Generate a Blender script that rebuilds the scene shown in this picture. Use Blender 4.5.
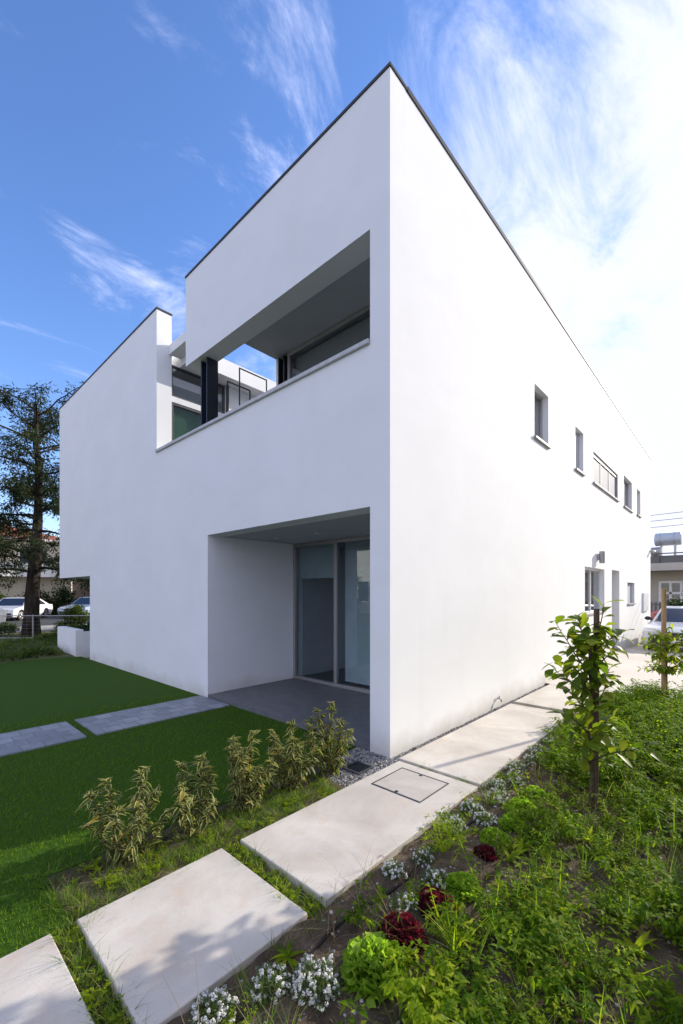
import bpy, bmesh, math, random
import numpy as np
from mathutils import Vector, Matrix, noise as mnoise

R = math.radians
S = bpy.context.scene
for o in list(bpy.data.objects):
    bpy.data.objects.remove(o)
COL = S.collection

# ------------------------------------------------------------------ camera
cd = bpy.data.cameras.new('camera')
cam = bpy.data.objects.new('camera', cd)
COL.objects.link(cam)
cam.location = (-3.485, -2.576, 1.65)
cam.rotation_euler = (R(90), 0, -math.atan2(.731, .681))
cd.sensor_fit = 'HORIZONTAL'
cd.sensor_width = 24.0
cd.lens = 426 / 683 * 24.0
cd.shift_y = 80 / 683
cd.clip_start = .05
cd.clip_end = 2000
S.camera = cam

# ------------------------------------------------------------------ light
SUN_EL = R(21)
SUN = Vector((.956 * math.cos(SUN_EL), -.292 * math.cos(SUN_EL), math.sin(SUN_EL))).normalized()
sl = bpy.data.lights.new('sun', 'SUN')
sl.energy = 3.5
sl.angle = R(.55)
sl.color = (1.0, .93, .82)
so = bpy.data.objects.new('sun', sl)
COL.objects.link(so)
so.rotation_euler = SUN.to_track_quat('Z', 'Y').to_euler()
so.location = (20, -10, 20)

SKY_STRENGTH = .14
EXPOSURE = 1.0
CLOUD = 3.9
w = bpy.data.worlds.new('World')
S.world = w
w.use_nodes = True
nt = w.node_tree
nt.nodes.clear()
N = nt.nodes.new
LK = nt.links.new


def wmath(op, a, b=None, c=None):
    n = N('ShaderNodeMath')
    n.operation = op
    for i, v in enumerate((a, b, c)):
        if v is None:
            continue
        if isinstance(v, (int, float)):
            n.inputs[i].default_value = v
        else:
            LK(v, n.inputs[i])
    return n.outputs[0]


wout = N('ShaderNodeOutputWorld')
bg = N('ShaderNodeBackground')
bg.inputs['Strength'].default_value = SKY_STRENGTH
sky = N('ShaderNodeTexSky')
sky.sky_type = 'NISHITA'
sky.sun_disc = False
sky.sun_elevation = SUN_EL
sky.sun_rotation = math.atan2(SUN.x, SUN.y)
sky.air_density = 1.0
sky.dust_density = .3
sky.ozone_density = 2.5
hsv = N('ShaderNodeHueSaturation')
hsv.inputs['Saturation'].default_value = 1.15
hsv.inputs['Value'].default_value = 1.0
LK(sky.outputs[0], hsv.inputs['Color'])
tc = N('ShaderNodeTexCoord')
sep = N('ShaderNodeSeparateXYZ')
LK(tc.outputs['Generated'], sep.inputs[0])
zz = wmath('ADD', wmath('MAXIMUM', sep.outputs[2], .02), .22)
cmb = N('ShaderNodeCombineXYZ')
LK(wmath('DIVIDE', sep.outputs[0], zz), cmb.inputs[0])
LK(wmath('DIVIDE', sep.outputs[1], zz), cmb.inputs[1])
mp = N('ShaderNodeMapping')
mp.inputs['Rotation'].default_value = (0, 0, R(-62))
mp.inputs['Scale'].default_value = (1.0, 1.7, 1)
mp.inputs['Location'].default_value = (2.1, 7.7, 0)
LK(cmb.outputs[0], mp.inputs[0])
n1 = N('ShaderNodeTexNoise')
n1.inputs['Scale'].default_value = 2.3
n1.inputs['Detail'].default_value = 9
n1.inputs['Roughness'].default_value = .66
n1.inputs['Distortion'].default_value = .6
LK(mp.outputs[0], n1.inputs['Vector'])
n2 = N('ShaderNodeTexNoise')
n2.inputs['Scale'].default_value = .9
n2.inputs['Detail'].default_value = 4
LK(cmb.outputs[0], n2.inputs['Vector'])
vd = N('ShaderNodeVectorMath')
vd.operation = 'DOT_PRODUCT'
vd.inputs[1].default_value = (.30, -.90, -.28)
LK(tc.outputs['Generated'], vd.inputs[0])
sd = N('ShaderNodeVectorMath')
sd.operation = 'DOT_PRODUCT'
sd.inputs[1].default_value = tuple(SUN)
LK(tc.outputs['Generated'], sd.inputs[0])
glow = wmath('POWER', wmath('MAXIMUM', sd.outputs['Value'], 0.0), 5.0)
dens = wmath('ADD', wmath('MULTIPLY', n1.outputs[0], .75), wmath('MULTIPLY', n2.outputs[0], .25))
dens = wmath('ADD', dens, wmath('MULTIPLY_ADD', vd.outputs['Value'], .25, .075))
vb = N('ShaderNodeVectorMath')
vb.operation = 'DOT_PRODUCT'
vb.inputs[1].default_value = (-.95, -.12, 0)
LK(tc.outputs['Generated'], vb.inputs[0])
dens = wmath('ADD', dens, wmath('MULTIPLY', wmath('MAXIMUM', vb.outputs['Value'], 0.0), .27))
dens = wmath('ADD', dens, wmath('MULTIPLY', glow, .09))
mr = N('ShaderNodeMapRange')
mr.interpolation_type = 'SMOOTHSTEP'
mr.inputs['From Min'].default_value = .41
mr.inputs['From Max'].default_value = .63
LK(dens, mr.inputs['Value'])
ccol = N('ShaderNodeMix')
ccol.data_type = 'RGBA'
ccol.inputs[6].default_value = (CLOUD * .91, CLOUD * .99, CLOUD * 1.38, 1)
ccol.inputs[7].default_value = (CLOUD * .90, CLOUD * .91, CLOUD * .94, 1)
LK(glow, ccol.inputs[0])
mx = N('ShaderNodeMix')
mx.data_type = 'RGBA'
LK(mr.outputs[0], mx.inputs[0])
wb = N('ShaderNodeMix')
wb.data_type = 'RGBA'
wb.blend_type = 'MULTIPLY'
wb.inputs[0].default_value = 1
wb.inputs[7].default_value = (1.12, 1.0, 1.16, 1)
LK(hsv.outputs[0], wb.inputs[6])
LK(wb.outputs[2], mx.inputs[6])
LK(ccol.outputs[2], mx.inputs[7])
LK(mx.outputs[2], bg.inputs['Color'])
LK(bg.outputs[0], wout.inputs[0])

vs = S.view_settings
vs.view_transform = 'Standard'
vs.look = 'None'
vs.exposure = EXPOSURE
vs.gamma = 1
vs.use_curve_mapping = False
S.render.engine = 'CYCLES'
S.cycles.max_bounces = 10
S.cycles.diffuse_bounces = 5
S.cycles.transparent_max_bounces = 16


# ------------------------------------------------------------------ materials
def new_mat(name):
    m = bpy.data.materials.new(name)
    m.use_nodes = True
    t = m.node_tree
    t.nodes.clear()
    out = t.nodes.new('ShaderNodeOutputMaterial')
    return m, t, out


def ramp(t, fac, stops):
    r = t.nodes.new('ShaderNodeValToRGB')
    e = r.color_ramp.elements
    while len(e) < len(stops):
        e.new(.5)
    for i, (p, c) in enumerate(stops):
        e[i].position = p
        e[i].color = (*c, 1)
    t.links.new(fac, r.inputs[0])
    return r.outputs[0]


def tex_noise(t, scale, detail=6, rough=.55, dist=0, vec=None, sc=None):
    n = t.nodes.new('ShaderNodeTexNoise')
    n.inputs['Scale'].default_value = scale
    n.inputs['Detail'].default_value = detail
    n.inputs['Roughness'].default_value = rough
    n.inputs['Distortion'].default_value = dist
    if vec is None:
        c = t.nodes.new('ShaderNodeTexCoord')
        vec = c.outputs['Object']
    if sc:
        mpn = t.nodes.new('ShaderNodeMapping')
        mpn.inputs['Scale'].default_value = sc
        t.links.new(vec, mpn.inputs[0])
        vec = mpn.outputs[0]
    t.links.new(vec, n.inputs['Vector'])
    return n.outputs['Fac']


def mixc(t, fac, a, b, mode='MIX'):
    m = t.nodes.new('ShaderNodeMix')
    m.data_type = 'RGBA'
    m.blend_type = mode
    for i, v in ((0, fac), (6, a), (7, b)):
        if isinstance(v, (int, float)):
            m.inputs[i].default_value = v
        elif isinstance(v, tuple):
            m.inputs[i].default_value = (*v, 1)
        else:
            t.links.new(v, m.inputs[i])
    return m.outputs[2]


def bump(t, h, strength, dist):
    b = t.nodes.new('ShaderNodeBump')
    b.inputs['Strength'].default_value = strength
    b.inputs['Distance'].default_value = dist
    t.links.new(h, b.inputs['Height'])
    return b.outputs[0]


def pbr(t, out, color, rough=.6, metal=0, normal=None, spec=.5):
    p = t.nodes.new('ShaderNodeBsdfPrincipled')
    if isinstance(color, tuple):
        p.inputs['Base Color'].default_value = (*color, 1)
    else:
        t.links.new(color, p.inputs['Base Color'])
    if isinstance(rough, (int, float)):
        p.inputs['Roughness'].default_value = rough
    else:
        t.links.new(rough, p.inputs['Roughness'])
    p.inputs['Metallic'].default_value = metal
    p.inputs['Specular IOR Level'].default_value = spec
    if normal is not None:
        t.links.new(normal, p.inputs['Normal'])
    if out is not None:
        t.links.new(p.outputs[0], out.inputs[0])
    return p


def noisy(name, c0, c1, scale, rough=.7, bscale=None, bstr=.3, bdist=.01, metal=0, spec=.4, detail=6, sc=None):
    m, t, out = new_mat(name)
    f = tex_noise(t, scale, detail, sc=sc)
    col = ramp(t, f, [(.32, c0), (.68, c1)])
    nm = None
    if bscale:
        nm = bump(t, tex_noise(t, bscale, 5), bstr, bdist)
    pbr(t, out, col, rough, metal, nm, spec)
    return m


def plain(name, c, rough=.5, metal=0, spec=.5):
    m, t, out = new_mat(name)
    f = tex_noise(t, 9, 3)
    col = ramp(t, f, [(.3, tuple(x * .93 for x in c)), (.7, tuple(min(1, x * 1.05) for x in c))])
    pbr(t, out, col, rough, metal, None, spec)
    return m


def leaf_mat(name, stops, trans=.4, rough=.45, tcol=None, variegated=None):
    m, t, out = new_mat(name)
    g = t.nodes.new('ShaderNodeNewGeometry')
    col = ramp(t, g.outputs['Random Per Island'], stops)
    if variegated:
        uv = t.nodes.new('ShaderNodeUVMap')
        uv.uv_map = 'UVMap'
        sx = t.nodes.new('ShaderNodeSeparateXYZ')
        t.links.new(uv.outputs[0], sx.inputs[0])
        a = t.nodes.new('ShaderNodeMath')
        a.operation = 'SUBTRACT'
        t.links.new(sx.outputs[0], a.inputs[0])
        a.inputs[1].default_value = .5
        b = t.nodes.new('ShaderNodeMath')
        b.operation = 'ABSOLUTE'
        t.links.new(a.outputs[0], b.inputs[0])
        nz = tex_noise(t, 60, 2)
        c = t.nodes.new('ShaderNodeMath')
        c.operation = 'MULTIPLY_ADD'
        t.links.new(nz, c.inputs[0])
        c.inputs[1].default_value = .3
        t.links.new(b.outputs[0], c.inputs[2])
        mrn = t.nodes.new('ShaderNodeMapRange')
        mrn.inputs['From Min'].default_value = .56
        mrn.inputs['From Max'].default_value = .46
        t.links.new(c.outputs[0], mrn.inputs['Value'])
        col = mixc(t, mrn.outputs[0], variegated, col)
    p = pbr(t, None, col, rough, 0, None, .12)
    tr = t.nodes.new('ShaderNodeBsdfTranslucent')
    tcn = mixc(t, .65, col, tcol or (.35, .5, .05), 'MIX') if tcol else mixc(t, 1.0, col, (1.5, 1.6, .7), 'MULTIPLY')
    t.links.new(tcn, tr.inputs[0])
    ms = t.nodes.new('ShaderNodeMixShader')
    ms.inputs[0].default_value = trans
    t.links.new(p.outputs[0], ms.inputs[1])
    t.links.new(tr.outputs[0], ms.inputs[2])
    t.links.new(ms.outputs[0], out.inputs[0])
    return m


def glass_mat(name, tint, refl=1.0, rough=0.0):
    m, t, out = new_mat(name)
    tb = t.nodes.new('ShaderNodeBsdfTransparent')
    tb.inputs[0].default_value = (*tint, 1)
    gl = t.nodes.new('ShaderNodeBsdfGlossy')
    gl.inputs['Roughness'].default_value = rough
    gl.inputs['Color'].default_value = (.95, .97, 1, 1)
    lw = t.nodes.new('ShaderNodeLayerWeight')
    lw.inputs['Blend'].default_value = .5
    pw = t.nodes.new('ShaderNodeMath')
    pw.operation = 'POWER'
    t.links.new(lw.outputs['Facing'], pw.inputs[0])
    pw.inputs[1].default_value = 4.0
    ml = t.nodes.new('ShaderNodeMath')
    ml.operation = 'MULTIPLY_ADD'
    ml.use_clamp = True
    t.links.new(pw.outputs[0], ml.inputs[0])
    ml.inputs[1].default_value = .85
    ml.inputs[2].default_value = .07 * refl
    ms = t.nodes.new('ShaderNodeMixShader')
    t.links.new(ml.outputs[0], ms.inputs[0])
    t.links.new(tb.outputs[0], ms.inputs[1])
    t.links.new(gl.outputs[0], ms.inputs[2])
    t.links.new(ms.outputs[0], out.inputs[0])
    return m


# plaster: white render, faint trowel waves and splash dirt near the foot
def plaster_mat():
    m, t, out = new_mat('white_plaster')
    c = t.nodes.new('ShaderNodeTexCoord')
    f = tex_noise(t, .9, 7, .6, .4, sc=(1, 1, 1.6))
    col = ramp(t, f, [(.25, (.745, .745, .735)), (.75, (.805, .805, .795))])
    sp = t.nodes.new('ShaderNodeSeparateXYZ')
    t.links.new(c.outputs['Object'], sp.inputs[0])
    n = tex_noise(t, 2.2, 6, .6)
    h = t.nodes.new('ShaderNodeMath')
    h.operation = 'MULTIPLY_ADD'
    t.links.new(n, h.inputs[0])
    h.inputs[1].default_value = .55
    t.links.new(sp.outputs[2], h.inputs[2])
    mrn = t.nodes.new('ShaderNodeMapRange')
    mrn.inputs['From Min'].default_value = .50
    mrn.inputs['From Max'].default_value = .18
    t.links.new(h.outputs[0], mrn.inputs['Value'])
    col = mixc(t, mrn.outputs[0], col, (.60, .57, .52))
    st = tex_noise(t, 1.3, 7, .65, .3, sc=(2.2, 2.2, .28))
    stf = ramp(t, st, [(.58, (0, 0, 0)), (.80, (.35, .35, .35))])
    col = mixc(t, stf, col, (.70, .69, .66))
    hb = t.nodes.new('ShaderNodeMath')
    hb.operation = 'MULTIPLY_ADD'
    t.links.new(tex_noise(t, 4.5, 5, .55, .8), hb.inputs[0])
    hb.inputs[1].default_value = 1.2
    t.links.new(tex_noise(t, 160, 3), hb.inputs[2])
    nm = bump(t, hb.outputs[0], .22, .006)
    pbr(t, out, col, .85, 0, nm, .25)
    return m


def concrete_mat(name, a, b, stain, s=1.6):
    m, t, out = new_mat(name)
    f = tex_noise(t, s, 8, .62, .6)
    col = ramp(t, f, [(.28, a), (.72, b)])
    f2 = tex_noise(t, s * 2.3, 7, .7, .2)
    col = mixc(t, ramp(t, f2, [(.52, (0, 0, 0)), (.78, (.55, .55, .55))]), col, stain)
    f3 = tex_noise(t, 45, 4, .7)
    col = mixc(t, ramp(t, f3, [(.60, (0, 0, 0)), (.72, (.35, .35, .35))]), col, tuple(x * .62 for x in a))
    v = t.nodes.new('ShaderNodeTexVoronoi')
    v.inputs['Scale'].default_value = 120
    c = t.nodes.new('ShaderNodeTexCoord')
    t.links.new(c.outputs['Object'], v.inputs['Vector'])
    col = mixc(t, ramp(t, v.outputs['Distance'], [(.06, (.4, .4, .4)), (.12, (0, 0, 0))]), col, tuple(x * .5 for x in a))
    nm = bump(t, tex_noise(t, 90, 5), .25, .003)
    pbr(t, out, col, .78, 0, nm, .3)
    return m


M = {}
M['plaster'] = plaster_mat()
M['slab'] = concrete_mat('pale_concrete', (.39, .35, .30), (.60, .555, .485), (.45, .31, .21))
M['slab_lid'] = concrete_mat('cover_concrete', (.36, .325, .285), (.50, .46, .405), (.42, .33, .25), 3.5)
M['driveway'] = concrete_mat('driveway_concrete', (.46, .42, .37), (.58, .53, .47), (.40, .33, .27), .8)
M['coping'] = plain('grey_coping_metal', (.035, .036, .04), .6, .2)
M['sill'] = noisy('grey_sill_stone', (.42, .42, .42), (.52, .52, .51), 14, .6)
M['sillw'] = noisy('window_sill_stone', (.26, .25, .24), (.34, .33, .31), 14, .6)
M['dark_steel'] = plain('charcoal_steel', (.022, .026, .034), .38, .3)
M['alu'] = plain('grey_aluminium', (.36, .35, .34), .42, .5)
M['alu_dark'] = plain('dark_aluminium', (.10, .10, .105), .42, .4)
M['white_frame'] = plain('white_frame_paint', (.72, .72, .70), .4)
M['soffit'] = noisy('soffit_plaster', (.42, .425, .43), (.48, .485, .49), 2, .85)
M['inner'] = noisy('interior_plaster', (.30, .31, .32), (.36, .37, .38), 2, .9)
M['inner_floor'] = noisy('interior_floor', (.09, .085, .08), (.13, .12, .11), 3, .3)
M['glass'] = glass_mat('window_glass', (.79, .81, .81))
M['glass_clear'] = glass_mat('patio_glass', (.84, .90, .92), .9)
M['glass_green'] = glass_mat('green_glass', (.58, .70, .63))
M['blind'] = noisy('white_blind', (.46, .48, .47), (.54, .56, .55), 5, .7)
M['shutter'] = noisy('pale_shutter_paint', (.50, .50, .49), (.56, .56, .55), 5, .6)
M['blind_grey'] = noisy('grey_blind', (.40, .42, .42), (.44, .46, .46), 5, .7)
M['shade'] = noisy('roller_shade', (.34, .36, .35), (.38, .40, .39), 5, .8)
M['door'] = plain('grey_door_paint', (.20, .21, .24), .45)
M['rubber'] = noisy('tyre_rubber', (.012, .012, .012), (.02, .02, .02), 30, .8)
M['black'] = plain('black_plastic', (.015, .015, .016), .45)
M['hose'] = plain('hose_rubber', (.03, .026, .022), .85, 0, .1)
M['red'] = plain('red_paint', (.35, .02, .025), .3)
M['lamp_glass'] = plain('lamp_glass', (.6, .6, .58), .2)


def tile_mat(name, a, b, sx, sy, grout, gs=.012, rough=.55):
    m, t, out = new_mat(name)
    c = t.nodes.new('ShaderNodeTexCoord')
    br = t.nodes.new('ShaderNodeTexBrick')
    br.inputs['Scale'].default_value = 1
    br.inputs['Brick Width'].default_value = sx
    br.inputs['Row Height'].default_value = sy
    br.inputs['Mortar Size'].default_value = gs
    br.inputs['Color1'].default_value = (*a, 1)
    br.inputs['Color2'].default_value = (*b, 1)
    br.inputs['Mortar'].default_value = (*grout, 1)
    br.inputs['Bias'].default_value = 0
    t.links.new(c.outputs['Object'], br.inputs['Vector'])
    f = tex_noise(t, 7, 6, .6)
    col = mixc(t, .8, br.outputs['Color'], ramp(t, f, [(.3, (.6, .6, .6)), (.7, (1, 1, 1))]), 'MULTIPLY')
    nm = bump(t, br.outputs['Fac'], .35, -.004)
    pbr(t, out, col, rough, 0, nm, .35)
    return m


M['paver'] = tile_mat('grey_pavers', (.22, .235, .265), (.34, .355, .385), .20, .205, (.19, .20, .21), .008)
M['porch_tile'] = tile_mat('porch_tiles', (.15, .15, .155), (.16, .16, .165), .9, .9, (.15, .15, .155), .004, .5)


def soil_mat():
    m, t, out = new_mat('garden_soil')
    f = tex_noise(t, 5, 9, .7)
    col = ramp(t, f, [(.3, (.06, .044, .030)), (.55, (.14, .106, .073)), (.75, (.28, .22, .16))])
    v = tex_noise(t, 70, 6, .75)
    col = mixc(t, .8, col, ramp(t, v, [(.3, (.4, .4, .4)), (.7, (1.3, 1.25, 1.2))]), 'MULTIPLY')
    nm = bump(t, tex_noise(t, 55, 8, .75), .9, .02)
    pbr(t, out, col, .95, 0, nm, .1)
    return m


M['soil'] = soil_mat()
M['lawn'] = noisy('lawn_base', (.032, .075, .007), (.052, .105, .009), 40, .9, 260, .8, .012, spec=.1)
M['ground'] = noisy('dry_ground', (.13, .115, .085), (.24, .205, .15), 1.2, .95, 30, .4, .02, spec=.1)
M['verge'] = noisy('verge_earth', (.06, .075, .025), (.12, .11, .055), 2.4, .95, 40, .5, .02, spec=.1)
M['asphalt'] = noisy('asphalt', (.045, .045, .047), (.075, .074, .072), 3, .9, 150, .4, .004, spec=.2)
M['pavement'] = noisy('pavement_concrete', (.30, .28, .25), (.40, .375, .33), 2, .85)
M['gravel'] = leaf_mat('gravel_stone', [(0, (.10, .10, .10)), (.5, (.22, .215, .205)), (1, (.42, .40, .37))], 0.0, .85)
M['bark'] = noisy('tree_bark', (.018, .014, .011), (.07, .054, .042), 9, .95, 26, .9, .05, sc=(1, 1, .25), spec=.1)
M['stake'] = noisy('stake_wood', (.26, .16, .07), (.48, .33, .17), 9, .8, 40, .4, .004, sc=(3, 3, .4), spec=.2)
M['stake_dark'] = noisy('dark_stake_wood', (.07, .046, .028), (.19, .125, .075), 9, .85, 40, .5, .004, sc=(3, 3, .4), spec=.2)
M['stem'] = noisy('green_stem', (.07, .075, .025), (.14, .13, .05), 20, .7)
M['twig'] = noisy('brown_twig', (.06, .04, .022), (.13, .09, .05), 20, .8)

M['lf_weed'] = leaf_mat('weed_leaf', [(0, (.055, .125, .008)), (.5, (.12, .21, .010)), (1, (.27, .33, .018))], .62, .6)
M['lf_light'] = leaf_mat('light_herb_leaf', [(0, (.13, .23, .010)), (.5, (.26, .35, .014)), (1, (.42, .45, .03))], .60, .55)
M['lf_grass'] = leaf_mat('grass_blade', [(0, (.06, .13, .02)), (.6, (.13, .21, .035)), (.9, (.24, .25, .07)), (1, (.36, .30, .14))], .55)
M['lf_lawn'] = leaf_mat('lawn_blade', [(0, (.04, .105, .006)), (.6, (.11, .21, .009)), (1, (.25, .31, .03))], .62, .7)
M['lf_sapling'] = leaf_mat('sapling_leaf', [(0, (.06, .11, .012)), (.5, (.13, .185, .018)), (1, (.26, .28, .028))], .52, .4)
M['lf_young'] = leaf_mat('young_tree_leaf', [(0, (.09, .16, .02)), (.5, (.17, .24, .025)), (1, (.34, .34, .035))], .55, .45)
M['lf_shrub'] = leaf_mat('variegated_leaf', [(0, (.030, .055, .010)), (.6, (.065, .10, .018)), (.92, (.12, .14, .03)), (1, (.34, .24, .04))], .34, .42,
                         variegated=(.50, .44, .18))
M['lf_lettuce'] = leaf_mat('lettuce_leaf', [(0, (.17, .31, .02)), (1, (.33, .46, .05))], .45, .45)
M['lf_red'] = leaf_mat('red_lettuce_leaf', [(0, (.035, .006, .012)), (.6, (.085, .012, .022)), (1, (.12, .05, .03))], .3, .4, tcol=(.35, .02, .04))
M['lf_alyssum'] = leaf_mat('alyssum_leaf', [(0, (.06, .10, .035)), (1, (.15, .20, .08))], .35)
M['litter'] = leaf_mat('dry_litter', [(0, (.12, .08, .04)), (.6, (.24, .18, .10)), (1, (.38, .31, .19))], .1, .8)
M['petal'] = leaf_mat('alyssum_petal', [(0, (.64, .63, .58)), (.7, (.78, .77, .71)), (1, (.60, .56, .60))], .25, .6, tcol=(.75, .75, .75))
M['lf_dark'] = leaf_mat('conifer_leaf', [(0, (.014, .026, .014)), (.6, (.030, .048, .020)), (1, (.075, .080, .03))], .22, .7)
M['lf_hedge'] = leaf_mat('hedge_leaf', [(0, (.04, .075, .015)), (1, (.13, .17, .035))], .35)
M['lf_topiary'] = leaf_mat('topiary_leaf', [(0, (.012, .03, .010)), (1, (.035, .065, .02))], .25)


# ------------------------------------------------------------------ builders
class MB:
    def __init__(self):
        self.bm = bmesh.new()

    def box(self, x0, x1, y0, y1, z0, z1):
        vs_ = [self.bm.verts.new(p) for p in ((x0, y0, z0), (x1, y0, z0), (x1, y1, z0), (x0, y1, z0),
                                              (x0, y0, z1), (x1, y0, z1), (x1, y1, z1), (x0, y1, z1))]
        for f in ((3, 2, 1, 0), (4, 5, 6, 7), (0, 1, 5, 4), (1, 2, 6, 5), (2, 3, 7, 6), (3, 0, 4, 7)):
            self.bm.faces.new([vs_[i] for i in f])
        return self

    def prism(self, poly, axis, a, b, shrink=1.0, cen=(0, 0)):
        """2-D polygon extruded along an axis (0,1,2) from a to b."""
        def pt(u, v, d):
            return {0: (d, u, v), 1: (u, d, v), 2: (u, v, d)}[axis]
        lo = [self.bm.verts.new(pt(u, v, a)) for u, v in poly]
        hi = [self.bm.verts.new(pt(u, v, b)) for u, v in poly]
        n = len(poly)
        self.bm.faces.new(lo[::-1])
        self.bm.faces.new(hi)
        for i in range(n):
            self.bm.faces.new((lo[i], lo[(i + 1) % n], hi[(i + 1) % n], hi[i]))
        return self

    def hull8(self, pts):
        v = [self.bm.verts.new(p) for p in pts]
        for f in ((3, 2, 1, 0), (4, 5, 6, 7), (0, 1, 5, 4), (1, 2, 6, 5), (2, 3, 7, 6), (3, 0, 4, 7)):
            self.bm.faces.new([v[i] for i in f])
        return self

    def tube(self, pts, r, seg=8, cap=True):
        pts = [Vector(p) for p in pts]
        rs = r if isinstance(r, (list, tuple)) else [r] * len(pts)
        rings = []
        for i, p in enumerate(pts):
            d = (pts[min(i + 1, len(pts) - 1)] - pts[max(i - 1, 0)]).normalized()
            ref = Vector((0, 0, 1)) if abs(d.z) < .95 else Vector((1, 0, 0))
            s = d.cross(ref).normalized()
            u = s.cross(d)
            rings.append([self.bm.verts.new(p + (s * math.cos(k * 2 * math.pi / seg) + u * math.sin(k * 2 * math.pi / seg)) * rs[i]) for k in range(seg)])
        for a, b in zip(rings, rings[1:]):
            for k in range(seg):
                self.bm.faces.new((a[k], a[(k + 1) % seg], b[(k + 1) % seg], b[k]))
        if cap:
            self.bm.faces.new(rings[0][::-1])
            self.bm.faces.new(rings[-1])
        return self

    def ball(self, c, rx, ry, rz, sub=2):
        r = bmesh.ops.create_icosphere(self.bm, subdivisions=sub, radius=1)
        for v in r['verts']:
            v.co = Vector((v.co.x * rx + c[0], v.co.y * ry + c[1], v.co.z * rz + c[2]))
        return self

    def mesh(self, name, mat, bev=0.0, smooth=False):
        bmesh.ops.recalc_face_normals(self.bm, faces=self.bm.faces[:])
        if bev:
            es = [e for e in self.bm.edges if len(e.link_faces) == 2 and e.calc_face_angle(0) > .5]
            bmesh.ops.bevel(self.bm, geom=es, offset=bev, segments=2, affect='EDGES', profile=.5, clamp_overlap=True)
        me = bpy.data.meshes.new(name)
        self.bm.to_mesh(me)
        self.bm.free()
        me.materials.append(mat)
        if smooth:
            me.polygons.foreach_set('use_smooth', [True] * len(me.polygons))
        return me

    def build(self, name, mat, parent=None, bev=0.0, smooth=False, local=False):
        return link(name, self.mesh(name, mat, bev, smooth), parent, local)


def link(name, me, parent=None, local=False):
    o = bpy.data.objects.new(name, me)
    COL.objects.link(o)
    if parent is not None:
        o.parent = parent
        if not local and parent.type == 'EMPTY':
            o.matrix_parent_inverse = Matrix.Translation(-parent.location)
    return o


def tag(o, label=None, cat=None, group=None, kind=None):
    if label:
        o['label'] = label
    if cat:
        o['category'] = cat
    if group:
        o['group'] = group
    if kind:
        o['kind'] = kind
    return o


def thing(name, label, cat, loc=(0, 0, 0), group=None, rz=0):
    o = bpy.data.objects.new(name, None)
    o.empty_display_size = .2
    COL.objects.link(o)
    o.location = loc
    o.rotation_euler = (0, 0, rz)
    return tag(o, label, cat, group)


def structure(o):
    o['kind'] = 'structure'
    return o


# --- leaf batches (numpy)
def unit(a):
    return a / np.maximum(np.linalg.norm(a, axis=-1, keepdims=True), 1e-9)


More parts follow.
